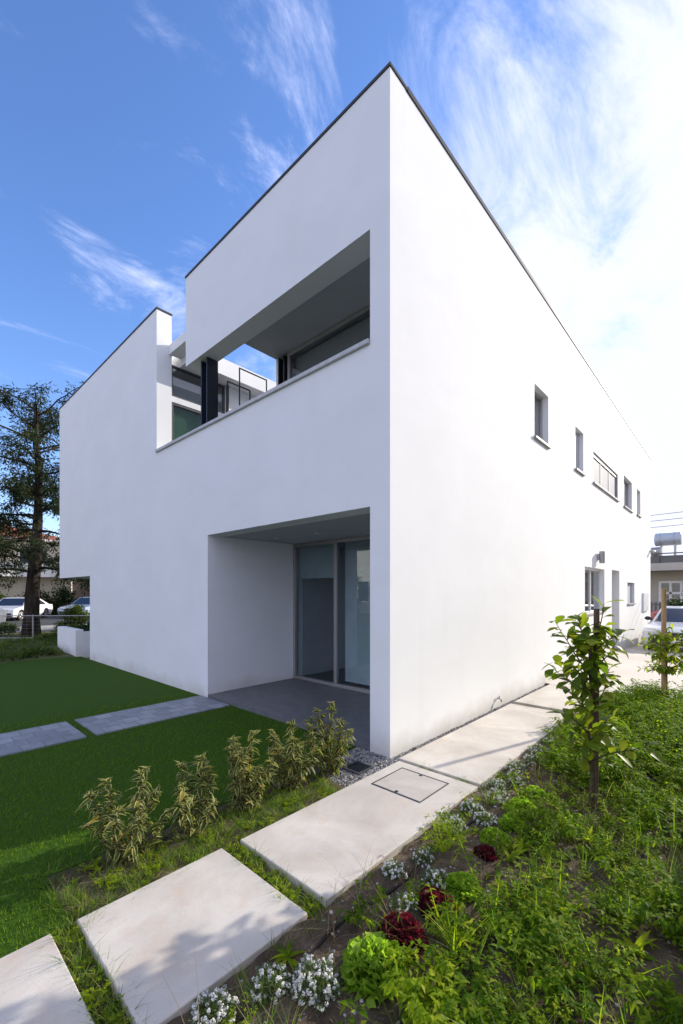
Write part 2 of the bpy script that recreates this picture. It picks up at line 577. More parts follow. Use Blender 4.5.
class Leaves:
    """collects many separate leaf strips into one mesh with a UV across/along each leaf"""
    def __init__(self):
        self.V, self.F, self.U, self.n = [], [], [], 0

    def raw(self, V, F, U):
        self.V.append(V)
        self.F.append(F + self.n)
        self.U.append(U)
        self.n += len(V)

    def add(self, pos, d, up, L, W, bend=.3, fold=.15, shape='leaf', st=None, wave=0.0, rng=None):
        pos = np.asarray(pos, float).reshape(-1, 3)
        n = len(pos)
        d = unit(np.broadcast_to(np.asarray(d, float), (n, 3)))
        up = np.broadcast_to(np.asarray(up, float), (n, 3))
        L = np.broadcast_to(np.asarray(L, float), (n,))
        W = np.broadcast_to(np.asarray(W, float), (n,))
        bend = np.broadcast_to(np.asarray(bend, float), (n,))
        s = np.cross(d, up)
        s = unit(np.where(np.linalg.norm(s, axis=1, keepdims=True) < 1e-3, np.array([1., 0, 0]), s))
        nn = np.cross(s, d)
        if st is None:
            st = {'leaf': (0, .3, .65, 1), 'ovate': (0, .22, .5, .8, 1), 'obovate': (0, .3, .6, .85, 1), 'blade': (0, .5, 1), 'frill': (0, .35, .7, 1)}[shape]
        prof = {'leaf': lambda q: math.sin(math.pi * min(1, q ** .85)) if q < 1 else .02,
                'ovate': lambda q: (math.sin(math.pi * q ** .7)) if q < 1 else .03,
                'obovate': lambda q: (math.sin(math.pi * q ** 1.35)) ** .8 if 0 < q < 1 else .05,
                'blade': lambda q: 1 - .9 * q,
                'frill': lambda q: .3 + .7 * math.sin(math.pi * .62 * q)}[shape]
        m = len(st)
        V = np.zeros((n, m, 3, 3))
        U = np.zeros((n, m, 3, 2))
        for i, q in enumerate(st):
            c = pos + d * (L * q)[:, None] - nn * (bend * L * q * q)[:, None]
            wd = (W * .5 * max(prof(q), .03))[:, None]
            lift = wd * fold * 2
            wv = 0
            wv2 = 0
            if wave and rng is not None:
                wv = nn * (rng.normal(0, wave, n) * W)[:, None]
                wv2 = nn * (rng.normal(0, wave, n) * W)[:, None]
            V[:, i, 0] = c - s * wd + nn * lift + wv
            V[:, i, 1] = c
            V[:, i, 2] = c + s * wd + nn * lift + wv2
            U[:, i, :, 0] = (0, .5, 1)
            U[:, i, :, 1] = q
        base = np.arange(n)[:, None, None] * (m * 3)
        qf = []
        for i in range(m - 1):
            for j in range(2):
                a = i * 3 + j
                qf.append((a, a + 1, a + 4, a + 3))
        F = (base + np.array(qf)[None]).reshape(-1, 4)
        self.raw(V.reshape(-1, 3), F, U.reshape(-1, 2))
        return self

    def arrays(self):
        return np.concatenate(self.V), np.concatenate(self.F), np.concatenate(self.U)

    def scatter(self, tmpl, P, rz, sc, tilt=None):
        """copies of a template (V,F,U) at points P"""
        V, F, U = tmpl
        k = len(P)
        c, s = np.cos(rz), np.sin(rz)
        X = V[None, :, 0] * c[:, None] - V[None, :, 1] * s[:, None]
        Y = V[None, :, 0] * s[:, None] + V[None, :, 1] * c[:, None]
        Z = np.broadcast_to(V[None, :, 2], X.shape)
        O = np.stack([X, Y, Z], -1) * sc[:, None, None] + P[:, None, :]
        if tilt is not None:
            O[..., 0] += (O[..., 2] - P[:, None, 2]) * tilt[:, 0:1]
            O[..., 1] += (O[..., 2] - P[:, None, 2]) * tilt[:, 1:2]
        FF = (F[None] + (np.arange(k) * len(V))[:, None, None]).reshape(-1, 4)
        self.raw(O.reshape(-1, 3), FF, np.tile(U, (k, 1)))

    def mesh(self, name, mat, smooth=True):
        V, F, U = self.arrays()
        me = bpy.data.meshes.new(name)
        me.vertices.add(len(V))
        me.vertices.foreach_set('co', V.astype(np.float32).ravel())
        me.loops.add(len(F) * 4)
        me.loops.foreach_set('vertex_index', F.astype(np.int32).ravel())
        me.polygons.add(len(F))
        me.polygons.foreach_set('loop_start', np.arange(0, len(F) * 4, 4, dtype=np.int32))
        uv = me.uv_layers.new(name='UVMap')
        uv.data.foreach_set('uv', U[F.ravel()].astype(np.float32).ravel())
        me.update(calc_edges=True)
        if smooth:
            me.polygons.foreach_set('use_smooth', np.ones(len(F), dtype=bool))
        me.materials.append(mat)
        return me

    def build(self, name, mat, parent=None, local=False, smooth=True):
        return link(name, self.mesh(name, mat, smooth), parent, local)


def wall_panel(axis, front, back, u0, u1, v0, v1, holes):
    """slab with openings: axis 0 -> plane X=front spanning (Y,Z); axis 1 -> plane Y=front spanning (X,Z)"""
    us = sorted({u0, u1, *[min(max(q, u0), u1) for h in holes for q in h[:2]]})
    vv = sorted({v0, v1, *[min(max(q, v0), v1) for h in holes for q in h[2:]]})

    def solid(i, j):
        if i < 0 or j < 0 or i >= len(us) - 1 or j >= len(vv) - 1:
            return False
        cu, cv = (us[i] + us[i + 1]) / 2, (vv[j] + vv[j + 1]) / 2
        return not any(h[0] < cu < h[1] and h[2] < cv < h[3] for h in holes)
    b = MB()
    cache = {}

    def vert(i, j, d):
        k = (i, j, d)
        if k not in cache:
            p = (d, us[i], vv[j]) if axis == 0 else (us[i], d, vv[j])
            cache[k] = b.bm.verts.new(p)
        return cache[k]
    for i in range(len(us) - 1):
        for j in range(len(vv) - 1):
            if not solid(i, j):
                continue
            for d in (front, back):
                b.bm.faces.new([vert(i, j, d), vert(i + 1, j, d), vert(i + 1, j + 1, d), vert(i, j + 1, d)])
            for (di, dj, a, c) in ((-1, 0, (i, j), (i, j + 1)), (1, 0, (i + 1, j), (i + 1, j + 1)),
                                   (0, -1, (i, j), (i + 1, j)), (0, 1, (i, j + 1), (i + 1, j + 1))):
                if not solid(i + di, j + dj):
                    b.bm.faces.new([vert(*a, front), vert(*c, front), vert(*c, back), vert(*a, back)])
    return b


# ================================================================== SETTING
def ground_z(x, y):
    t = min(max((x - 9) / 9, 0), 1)
    return -.33 * t * t * (3 - 2 * t) - .09


def grid_mesh(xs, ys, zf):
    b = MB()
    vg = [[b.bm.verts.new((x, y, zf(x, y))) for x in xs] for y in ys]
    for j in range(len(ys) - 1):
        for i in range(len(xs) - 1):
            b.bm.faces.new((vg[j][i], vg[j][i + 1], vg[j + 1][i + 1], vg[j + 1][i]))
    return b


xs = [-900, -300, -100, -40, -20, -10, -5, 0, 5, 9] + [9 + .75 * k for k in range(1, 13)] + [22, 30, 60, 120, 300, 900]
ys = [-900, -300, -100, -40, -20, -10, -5, 0, 5, 10, 20, 40, 100, 300, 900]
structure(grid_mesh(xs, ys, ground_z).build('ground', M['ground'], smooth=True))

# lawn sheet, soil bed, verge behind the lawn, driveway, street
b = MB()
b.prism([(-14, -.14), (-2.84, -.14), (-2.84, .40), (-.75, .40), (-.70, .46), (0.0, .46), (0.0, 9.9), (-.9, 10.2), (-14, 10.2)], 2, -.08, -.022)
structure(b.build('lawn', M['lawn']))


def soil_z(x, y):
    z = -.032 + .026 * mnoise.noise(Vector((x * 2.1, y * 2.1, 0))) + .022 * mnoise.noise(Vector((x * 8, y * 8, 3))) + .012 * mnoise.noise(Vector((x * 21, y * 21, 7)))
    return z + max(0, -1.6 - y) * .05


structure(grid_mesh(list(np.arange(-4.6, 4.71, .045)), list(np.arange(-4.2, -.93, .045)), soil_z).build('soil_bed', M['soil'], smooth=True))
structure(grid_mesh(list(np.arange(-4.6, 5.0, .05)), list(np.arange(-.955, .0, .06)), lambda x, y: -.042 + .012 * mnoise.noise(Vector((x * 9, y * 9, 2)))).build('path_bed', M['soil'], smooth=True))
structure(grid_mesh(list(np.arange(-2.84, -.68, .05)), list(np.arange(-.16, .46, .05)), lambda x, y: -.03 + .02 * mnoise.noise(Vector((x * 7, y * 7, 5)))).build('shrub_bed', M['soil'], smooth=True))
structure(grid_mesh(list(np.arange(-30, 12.1, .8)), list(np.arange(10.05, 18.1, .5)), lambda x, y: -.03 + .05 * mnoise.noise(Vector((x * .7, y * .7, 5))) + (.10 if y > 11.2 else 0)).build('verge', M['verge'], smooth=True))
structure(grid_mesh([4.72, 6, 7.5, 9] + [9 + .75 * k for k in range(1, 13)] + [20], [-2.9, -2, -1, -.004], lambda x, y: ground_z(x, y) + .082).build('driveway', M['driveway'], smooth=True))
structure(MB().box(-60, 60, 21.5, 34, -.2, -.06).build('street', M['asphalt']))
structure(MB().box(-60, 60, 18.4, 21.5, -.2, .06).build('pavement', M['pavement']))
structure(grid_mesh([20.01, 21, 24, 27.9], [-40, 0, 40], lambda x, y: -.395).build('side_street', M['asphalt']))

# paved strips let into the lawn
for (x0, x1) in ((-1.80, -.03), (-4.6, -1.90)):
    structure(MB().box(x0, x1, 2.885, 3.725, -.06, -.004).build('lawn_path', M['paver'], bev=.003))

# ------------------------------------------------------------------ path slabs
slabs = [(-5.2, -2.935, -.95, -.14, 'pale concrete slab at the bottom left corner, touching the lawn'),
         (-2.825, -2.0, -.955, -.135, 'square pale concrete slab in the foreground with leaf shadows on it'),
         (-1.87, -.05, -.96, -.145, 'long pale concrete slab with an inspection cover set into one end'),
         (.0, 2.85, -.95, -.105, 'long pale concrete slab along the foot of the sunlit white wall'),
         (2.99, 4.70, -.95, -.10, 'farthest pale concrete slab, next to the driveway')]
slab_obs = []
for x0, x1, y0, y1, lab in slabs:
    o = MB().box(x0, x1, y0, y1, -.09, 0).build('paving_slab', M['slab'], bev=.006)
    tag(o, lab, 'paving slab', 'concrete slabs of the garden path')
    slab_obs.append(o)
cv = MB()
cx0, cx1, cy0, cy1 = -.63, -.17, -.755, -.265
for (a, b_, c, d) in ((cx0, cx1, cy0, cy0 + .009), (cx0, cx1, cy1 - .009, cy1), (cx0, cx0 + .009, cy0 + .009, cy1 - .009), (cx1 - .009, cx1, cy0 + .009, cy1 - .009)):
    cv.box(a, b_, c, d, .0, .0035)
MB().box(cx0 + .017, cx1 - .017, cy0 + .017, cy1 - .017, .0008, .003).build('cover_lid', M['slab_lid'], slab_obs[2])
cv.build('cover_rim', M['dark_steel'], slab_obs[2])
kb = MB()
for px_, py_ in ((-.60, -.51), (-.20, -.49)):
    kb.tube([(px_, py_, 0), (px_, py_, .006)], .016, 12)
kb.build('lifting_hole', M['black'], slab_obs[2])


# ================================================================== HOUSE
house = thing('house', 'large white modern house with a sharp corner, recessed terrace and small side windows', 'house', (0, 0, 0))
TF = .29          # front wall thickness
TS = .26          # side wall thickness
fw = wall_panel(0, 0, TF, 0, 11.9, -.15, 6.964,
                [(.26, 3.56, -.2, 2.55), (.26, 5.41, 4.26, 5.47), (4.28, 5.41, 5.46, 8), (9.22, 11.95, -1, 2.05)])
fw.build('front_wall', M['plaster'], house)
wins = [(4.17, 4.90, 4.30, 5.26), (6.69, 7.34, 4.28, 5.24), (8.25, 11.13, 4.28, 5.07), (12.0, 13.37, 4.26, 5.25), (14.32, 15.04, 4.31, 5.25),
        (7.47, 9.42, 1.12, 2.24), (12.59, 13.83, 1.24, 1.955)]
doorh = (10.32, 11.34, -.14, 2.27)
sw = wall_panel(1, 0, TS, TF, 17.42, -.5, 6.955, wins + [doorh])
sw.build('side_wall', M['plaster'], house)

# the rest of the shell
b = MB()
b.box(TF, 2.0, 3.56, 3.76, .03, 2.55)           # porch side wall
b.build('porch_wall', M['plaster'], house)
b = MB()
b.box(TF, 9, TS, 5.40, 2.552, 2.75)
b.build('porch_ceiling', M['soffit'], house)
b = MB()
b.box(0.0, 1.735, .262, 3.558, -.12, .028)
b.build('porch_floor', M['porch_tile'], house)
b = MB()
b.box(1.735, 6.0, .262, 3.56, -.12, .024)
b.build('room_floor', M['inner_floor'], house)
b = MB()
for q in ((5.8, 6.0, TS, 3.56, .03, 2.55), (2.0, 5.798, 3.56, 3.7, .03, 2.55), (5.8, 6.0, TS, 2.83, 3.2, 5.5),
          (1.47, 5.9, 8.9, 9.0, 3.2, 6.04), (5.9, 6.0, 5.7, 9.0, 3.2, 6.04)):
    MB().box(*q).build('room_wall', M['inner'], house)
b = MB()
b.box(TF, 17.1, TS, 11.7, 3.0, 3.2)
b.build('terrace_floor', M['porch_tile'], house)
# main roof block (its underside is the terrace ceiling)
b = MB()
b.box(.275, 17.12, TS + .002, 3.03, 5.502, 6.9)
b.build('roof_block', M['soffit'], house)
b = MB()
b.box(1.2, 17.1, 2.83, 3.026, 3.2, 5.50)
b.box(.94, 1.2, 2.96, 3.026, 3.2, 5.50)
b.build('court_wall', M['plaster'], house)
# left volume: roof slab with overhang, link beam, court-side wall, end walls
b = MB()
b.box(.46, 17.1, 5.06, 11.68, 6.05, 6.38)
b.box(.235, .458, 4.30, 5.405, 6.20, 6.38)
b.build('canopy_slab', M['plaster'], house)
for q in ((1.475, 17.1, 5.41, 5.60, 3.2, 6.048), (.292, 1.47, 5.43, 5.56, 5.33, 5.44), (12.0, 12.2, 3.03, 5.41, 3.2, 6.04)):
    MB().box(*q).build('terrace_wall', M['plaster'], house)
for q in ((TF, 17.2, 11.7, 11.9, 2.05, 6.9), (17.2, 17.42, TS, 11.9, -.5, 6.96), (TF, 17.2, 9.02, 9.22, -.15, 2.05)):
    MB().box(*q).build('rear_wall', M['plaster'], house)
b = MB()
b.box(TF, 17.2, 9.22, 11.7, 2.055, 2.3)
b.build('overhang_soffit', M['plaster'], house)

# copings
b = MB()
b.box(-.012, .30, -.012, 4.292, 6.966, 7.0)
b.box(.302, 17.44, -.014, .28, 6.957, 7.016)
b.build('roof_coping', M['coping'], house, bev=.003)
MB().box(-.012, .302, 5.398, 11.912, 6.966, 7.0).build('roof_coping', M['coping'], house, bev=.003)
b = MB()
b.box(-.035, .31, .262, 5.405, 4.262, 4.31)
b.build('parapet_cap', M['sill'], house, bev=.004)

# terrace steel columns (H section)
for (x0, x1, y0, y1) in ((.085, .285, 3.73, 3.93), (.90, 1.08, 2.77, 2.93)):
    b = MB()
    b.box(x0, x1, y0, y0 + .022, 3.2, 5.468)
    b.box(x0, x1, y1 - .022, y1, 3.2, 5.468)
    b.box((x0 + x1) / 2 - .01, (x0 + x1) / 2 + .01, y0 + .0221, y1 - .0221, 3.2, 5.468)
    b.build('column', M['dark_steel'], house)


def frame_bars(b, axis, c0, c1, u0, u1, v0, v1, t, mids=(), hmids=()):
    def bx(ua, ub, va, vb):
        if axis == 0:
            b.box(c0, c1, ua, ub, va, vb)
        else:
            b.box(ua, ub, c0, c1, va, vb)
    bx(u0, u1, v1 - t, v1)
    bx(u0, u1, v0, v0 + t)
    bx(u0, u0 + t, v0 + t, v1 - t)
    bx(u1 - t, u1, v0 + t, v1 - t)
    for m_ in mids:
        bx(m_ - t / 2, m_ + t / 2, v0 + t, v1 - t)
    for m_ in hmids:
        bx(u0 + t, u1 - t, m_ - t / 2, m_ + t / 2)


def slats(b, axis, c, depth, u0, u1, v0, v1, pitch):
    z = v0
    while z + pitch <= v1 + 1e-6:
        pts = [(c, z + .002), (c + depth, z + pitch * .5), (c, z + pitch - .002), (c + depth + .006, z + pitch - .002), (c + depth + .006, z + .002)]
        if axis == 0:
            b.prism([(p[0], p[1]) for p in pts], 1, u0, u1)
        else:
            b.prism([(p[0], p[1]) for p in pts], 0, u0, u1)
        z += pitch


# side-wall windows
kinds = ['dark', 'grey_blind', 'white_shutter', 'dark', 'dark', 'open', 'grey_blind']
for (x0, x1, z0, z1), kd in zip(wins, kinds):
    e = .003
    yb = .10 if kd != 'white_shutter' else .15
    fb = MB()
    frame_bars(fb, 1, yb, yb + .06, x0 + e, x1 - e, z0 + e, z1 - e, .05, mids=([(x0 + x1) / 2] if x1 - x0 > 1 else []))
    wn = fb.build('window', M['alu'] if kd != 'open' else M['white_frame'], house, bev=.003)
    MB().box(x0 + .05, x1 - .05, yb + .025, yb + .035, z0 + .05, z1 - .05).build('pane', M['glass'], wn)
    MB().box(x0 - .04, x1 + .04, -.045, yb - .002, z0 + .001, z0 + .04).build('sill', M['sillw'] if kd != 'open' else M['sill'], wn, bev=.004)
    if kd == 'white_shutter':
        b = MB()
        z = z0 + .045
        while z < z1 - .13:
            b.hull8([(x0 + .03, .062, z + .004), (x1 - .03, .062, z + .004), (x1 - .03, .085, z + .004), (x0 + .03, .085, z + .004),
                     (x0 + .03, .050, z + .066), (x1 - .03, .050, z + .066), (x1 - .03, .085, z + .066), (x0 + .03, .085, z + .066)])
            z += .0705
        for xm in (x0 + .96, x0 + 1.92):
            b.box(xm - .02, xm + .02, .040, .0485, z0 + .045, z1 - .10)
        b.build('shutter', M['shutter'], wn)
        MB().box(x0 + .004, x1 - .004, .03, .145, z1 - .09, z1 - .006).build('lintel_shade_bar', M['alu_dark'], wn)  # dark bar put in for the shadow under the lintel, no real box
        MB().box(x1 - .03, x1 - .004, .03, .145, z0 + .045, z1 - .092).build('edge_bar', M['alu_dark'], wn)  # dark bar along the right edge only
    if kd == 'grey_blind':
        b = MB()
        z = z0 + .045
        while z < z1 - .06:
            b.box(x0 + .008, x1 - .008, .085, .096, z, min(z + .05, z1 - .01))
            z += .052
        b.build('blind', M['blind_grey'], wn)
    if kd in ('dark', 'open'):
        MB().box(x0 + .06, x1 - .06, .22, .235, z1 - (z1 - z0) * .30, z1 - .05).build('blind', M['shade'], wn)
# entrance door in its reveal
dr = MB().box(10.325, 11.335, .185, .235, -.13, 2.265).build('entrance_door', M['door'], house, bev=.003)
hb = MB()
hb.tube([(10.45, .15, .8), (10.45, .15, 1.6)], .016, 10)
hb.tube([(10.45, .185, .9), (10.45, .15, .9)], .01, 8)
hb.tube([(10.45, .185, 1.5), (10.45, .15, 1.5)], .01, 8)
hb.build('handle', M['alu'], dr, smooth=True)
# wall lamp: short tube up-down light on a bracket
lb = MB()
lb.tube([(8.66, -.10, 2.37), (8.66, -.10, 2.66)], .062, 20)
lb.box(8.61, 8.71, -.05, .0, 2.44, 2.60)
wl = lb.build('wall_lamp', M['alu'], house, bev=.004)
MB().tube([(8.66, -.10, 2.362), (8.66, -.10, 2.3695)], .052, 20).build('lens', M['lamp_glass'], wl)
# meter cabinet and camera near the far end
mc = MB().box(15.4, 16.6, -.05, -.001, .93, 1.62).build('meter_cabinet', M['white_frame'], house, bev=.006)
sc_ = MB()
sc_.box(17.2, 17.3, -.10, 0, 3.22, 3.30)
sc_.tube([(17.1, -.16, 3.22), (17.36, -.13, 3.26)], .05, 12)
sc_.build('security_camera', M['alu'], house)
# garden tap at the foot of the wall
tp = MB()
tp.tube([(2.62, 0, .10), (2.62, -.04, .10), (2.62, -.055, .09), (2.62, -.06, .055)], .012, 10)
tp.tube([(2.62, -.03, .10), (2.62, -.03, .13)], .008, 8)
tp.box(2.60, 2.64, -.037, -.023, .128, .138)
tp.build('garden_tap', M['alu'], house, smooth=False)

# porch sliding door
pd = MB()
frame_bars(pd, 0, 1.76, 1.84, .30, 3.556, .03, 2.545, .055, mids=(1.30,))
pdo = pd.build('sliding_door', M['alu'], house, bev=.003)
b = MB()
b.box(1.77, 1.83, 2.435, 2.505, .087, 2.488)
b.build('meeting_stile', M['alu'], pdo, bev=.003)
MB().box(1.80, 1.806, 1.33, 2.43, .087, 2.488).build('pane', M['glass_clear'], pdo)
MB().box(1.80, 1.806, 2.51, 3.50, .087, 2.488).build('pane', M['glass_clear'], pdo)
MB().box(1.80, 1.806, .36, 1.27, .087, 2.488).build('pane', M['glass_clear'], pdo)
MB().box(1.88, 1.89, 2.52, 3.52, 1.90, 2.53).build('roller_shade', M['shade'], pdo)
b = MB()
z = .12
while z < 2.48:
    b.hull8([(1.92, .32, z), (1.940, .32, z + .046), (1.940, 2.38, z + .046), (1.92, 2.38, z),
             (1.923, .32, z - .001), (1.943, .32, z + .045), (1.943, 2.38, z + .045), (1.923, 2.38, z - .001)])
    z += .048
b.build('venetian_blind', M['blind'], pdo)
for (x, y) in ((1.0, .75), (1.0, 2.1), (1.0, 3.1)):
    MB().tube([(x, y, 2.540), (x, y, 2.5515)], .05, 20).build('downlight', M['white_frame'], house)

# terrace glazing of the upper floor
tg = MB()
frame_bars(tg, 0, .94, 1.0, .265, 2.74, 3.2, 5.498, .055, mids=(.62,))
tgo = tg.build('terrace_glazing', M['alu'], house, bev=.003)
MB().box(.966, .972, .32, 2.69, 3.25, 5.44).build('pane', M['glass'], tgo)
MB().box(1.08, 1.095, .30, 2.68, 3.3, 5.45).build('roller_shade', M['blind_grey'], tgo)
# glazed wall of the left volume facing the terrace
gw = MB()
frame_bars(gw, 1, 5.44, 5.50, .295, 1.468, 5.442, 6.045, .03)
frame_bars(gw, 1, 5.44, 5.50, .295, 1.10, 3.21, 5.328, .045)
gwo = gw.build('stair_glazing', M['alu_dark'], house)
MB().box(.325, 1.438, 5.465, 5.471, 5.472, 6.015).build('pane', M['glass'], gwo)
MB().box(.34, 1.055, 5.465, 5.471, 3.255, 5.283).build('pane', M['glass_green'], gwo)
MB().box(1.102, 1.47, 5.43, 5.56, 3.2, 5.328).build('side_panel', M['plaster'], gwo)
MB().box(.34, 1.055, 5.56, 5.57, 3.3, 5.30).build('blind', M['blind'], gwo)  # added backing, no real blind: catches sun so the green pane looks lit
MB().box(.325, 1.43, 5.58, 5.59, 5.47, 5.9).build('roller_shade', M['shade'], gwo)  # added backing panel, its pale tone stands in for sky reflected in the glass
# drain pipe slot between the terrace wall and glazing end
MB().box(1.472, 1.52, 5.36, 5.408, 3.2, 6.047).build('downpipe', M['alu_dark'], house)

# open black metal frames standing on the terrace
def terrace_frame(x, y, wd, z0, z1, lab):
    t = MB()
    r = .008
    for q in (x, x + wd):
        t.box(q - r, q + r, y - r, y + r, 3.2, z1)
    t.box(x + r, x + wd - r, y - r, y + r, z1 - 2 * r, z1)
    t.box(x + r, x + wd - r, y - r, y + r, z0, z0 + 2 * r)
    o = t.build('metal_frame', M['dark_steel'])
    tag(o, lab, 'metal frame', 'black frames standing on the terrace')
    return o


terrace_frame(.22, 3.34, .42, 4.40, 4.99, 'lower of the two open black metal frames standing on the terrace')
terrace_frame(.52, 3.46, .55, 4.60, 5.36, 'taller of the two open black metal frames standing on the terrace')

# ------------------------------------------------------------------ low white wall and fence on the left
o = MB()
o.box(-.09, .10, 10.05, 11.75, -.15, .66)
o.box(.10, 2.6, 10.05, 10.2, -.15, .60)
tag(o.build('garden_wall', M['plaster'], bev=.006), 'low white rendered garden wall standing under the overhang of the house', 'wall')

fence = thing('wire_fence', 'low galvanised wire mesh fence in front of the tall tree', 'fence', (-.2, 14.2, 0))
fd = Vector((.681, -.732, 0))
f0 = Vector((-.12, 14.55, 0))
for k in range(-5, 4):
    p = f0 + fd * (k * 2.4)
    MB().tube([(p.x, p.y, -.05), (p.x, p.y, .90)], .024, 8).build('post', M['alu'], fence)
b = MB()
for z in (.86, .12):
    a, c = f0 - fd * 12, f0 + fd * 7.2
    b.tube([(a.x, a.y, z), (c.x, c.y, z)], .017, 6)
b.build('rail', M['alu'], fence)
b = MB()
for k in range(-60, 36, 1):
    p = f0 + fd * (k * .2)
    q = p + fd * .0
    b.tube([(p.x, p.y, .12), (q.x, q.y, .86)], .0022, 3, False)
for z in np.arange(.2, .86, .12):
    a, c = f0 - fd * 12, f0 + fd * 7.2
    b.tube([(a.x, a.y, z), (c.x, c.y, z)], .0022, 3, False)
b.build('wire_mesh', M['alu'], fence)

# boundary wall right of the planting bed (just outside the picture; it shades the bed)
o = MB()
o.box(-3.0, 9.0, -3.55, -3.35, -.2, 1.45)
tag(o.build('boundary_wall', M['plaster'], bev=.008), 'rendered boundary wall along the right side of the planting bed', 'wall')


# ================================================================== TREES
def limb_pts(rng, p0, d, L, n, wob, droop=0.0):
    p = Vector(p0)
    d = Vector(d).normalized()
    out = [p.copy()]
    for i in range(n):
        d = (d + Vector((rng.uniform(-wob, wob), rng.uniform(-wob, wob), rng.uniform(-wob, wob) - droop))).normalized()
        p = p + d * (L / n)
        out.append(p.copy())
    return out


def conifer(name, label, x, y, h, r0, seed, limbs, crown_from=.15, spread=2.6, leaves=9000, group=None, leaf=.2, mat='lf_dark', fork=True):
    rng = random.Random(seed)
    nr = np.random.default_rng(seed)
    t = thing(name, label, 'tree', (x, y, 0), group)
    tr = MB()
    pts, rs = [], []
    for i in range(11):
        q = i / 10
        pts.append((x + .12 * math.sin(q * 5 + seed), y + .1 * math.cos(q * 4 + seed), -.1 + q * h))
        rs.append(r0 * (1.25 if i == 0 else 1) * (1 - .85 * q))
    tr.tube(pts, rs, 12)
    tips = []
    for k in range(limbs):
        q = crown_from + (1 - crown_from) * (k + rng.random()) / limbs
        q = min(q, .985)
        i = min(int(q * 10), 9)
        a, b2 = Vector(pts[i]), Vector(pts[i + 1])
        p = a.lerp(b2, q * 10 - i)
        ang = rng.uniform(0, 2 * math.pi)
        prof = (1 - .55 * q) * (.6 + .4 * rng.random())
        if q > .7:
            prof = (.75 + .35 * rng.random()) * (1.05 - max(0, q - .85) * 2.5)
        L = spread * prof
        d = (math.cos(ang), math.sin(ang), .55 if q > .5 else .15)
        lp = limb_pts(rng, p, d, L, 6, .22, .06)
        rr = r0 * .30 * (1 - .6 * q)
        tr.tube(lp, [max(.012, rr * (1 - .85 * j / 6)) for j in range(7)], 6)
        for j in range(3, 7):
            if j > 3 or rng.random() < .35:
                tips.append((lp[j], .16 + .22 * rng.random()))
            for _ in range(2):
                dd = (rng.uniform(-1, 1), rng.uniform(-1, 1), rng.uniform(-.7, .3))
                tw = limb_pts(rng, lp[j], dd, .35 + .55 * rng.random(), 3, .25, .18)
                tr.tube(tw, [.016, .012, .009, .006], 4)
                tips.append((tw[-1], .14 + .2 * rng.random()))
                tips.append((tw[2], .12 + .15 * rng.random()))
    tr.build('trunk', M['bark'], t, smooth=True)
    per = max(4, leaves // max(1, len(tips)))
    Lv = Leaves()
    for c, rad in tips:
        n = int(per * (.5 + rng.random()))
        off = nr.normal(0, 1, (n, 3))
        off = unit(off) * (nr.random((n, 1)) ** .5) * rad * np.array([1, 1, .75])
        pos = np.array(c)[None] + off
        dr_ = unit(off * .8 + np.array([0, 0, -.35]) * rad + nr.normal(0, .35, (n, 3)) * rad)
        Lv.add(pos, dr_, nr.normal(0, 1, (n, 3)), leaf * nr.uniform(.6, 1.3, n), leaf * .24 * nr.uniform(.7, 1.3, n), .25, .1, 'leaf', st=(0, .45, 1))
    Lv.build('crown', M[mat], t)
    return t


conifer('conifer_tree', 'tall dark conifer with a bare thick trunk left of the white house', .25, 16.1, 8.6, .27, 11, 44, .28, 2.5, 25000, leaf=.15)
conifer('conifer_tree', 'slimmer tree seen through the gap beneath the overhang, nearer its left edge', 3.2, 19.4, 7.5, .10, 5, 20, .22, 1.7, 5000, 'slim trees beyond the overhang')
conifer('conifer_tree', 'slim dark trunk close to the house corner in the gap beneath the overhang', 4.55, 17.9, 7.0, .11, 8, 18, .25, 1.6, 4500, 'slim trees beyond the overhang')
conifer('conifer_tree', 'dark conifer at the left picture edge behind the tallest tree', -4.4, 21.5, 8.2, .2, 21, 30, .3, 2.0, 9000)


def bush(name, label, cat, x, y, z, rx, ry, rz, n, leaf, mat, seed, trunk=0, group=None):
    nr = np.random.default_rng(seed)
    t = thing(name, label, cat, (x, y, z), group)
    rng = random.Random(seed)
    tb = MB()
    for k in range(7):
        a = rng.uniform(0, 6.28)
        tb.tube([(x, y, z), (x + .2 * rx * math.cos(a), y + .2 * ry * math.sin(a), z + trunk + rz * .7), (x + .6 * rx * math.cos(a), y + .6 * ry * math.sin(a), z + trunk + rz * 1.35)], [.03, .02, .008], 5)
    tb.build('stems', M['twig'], t)
    ncl = max(10, n // 140)
    cc = unit(nr.normal(0, 1, (ncl, 3))) * (nr.random((ncl, 1)) ** .4)
    idx = nr.integers(0, ncl, n)
    q = cc[idx] * .85 + nr.normal(0, .16, (n, 3))
    pos = q * np.array([rx, ry, rz]) + np.array([x, y, z + trunk + rz])
    pos[:, 2] = np.maximum(pos[:, 2], z + .02)
    d = unit(q + nr.normal(0, .5, (n, 3)))
    Lv = Leaves()
    Lv.add(pos, d, nr.normal(0, 1, (n, 3)) + np.array([0, 0, 1]), leaf * nr.uniform(.6, 1.3, n), leaf * .5 * nr.uniform(.7, 1.2, n), .3, .15, 'leaf', st=(0, .45, 1))
    Lv.build('foliage', M[mat], t)
    return t


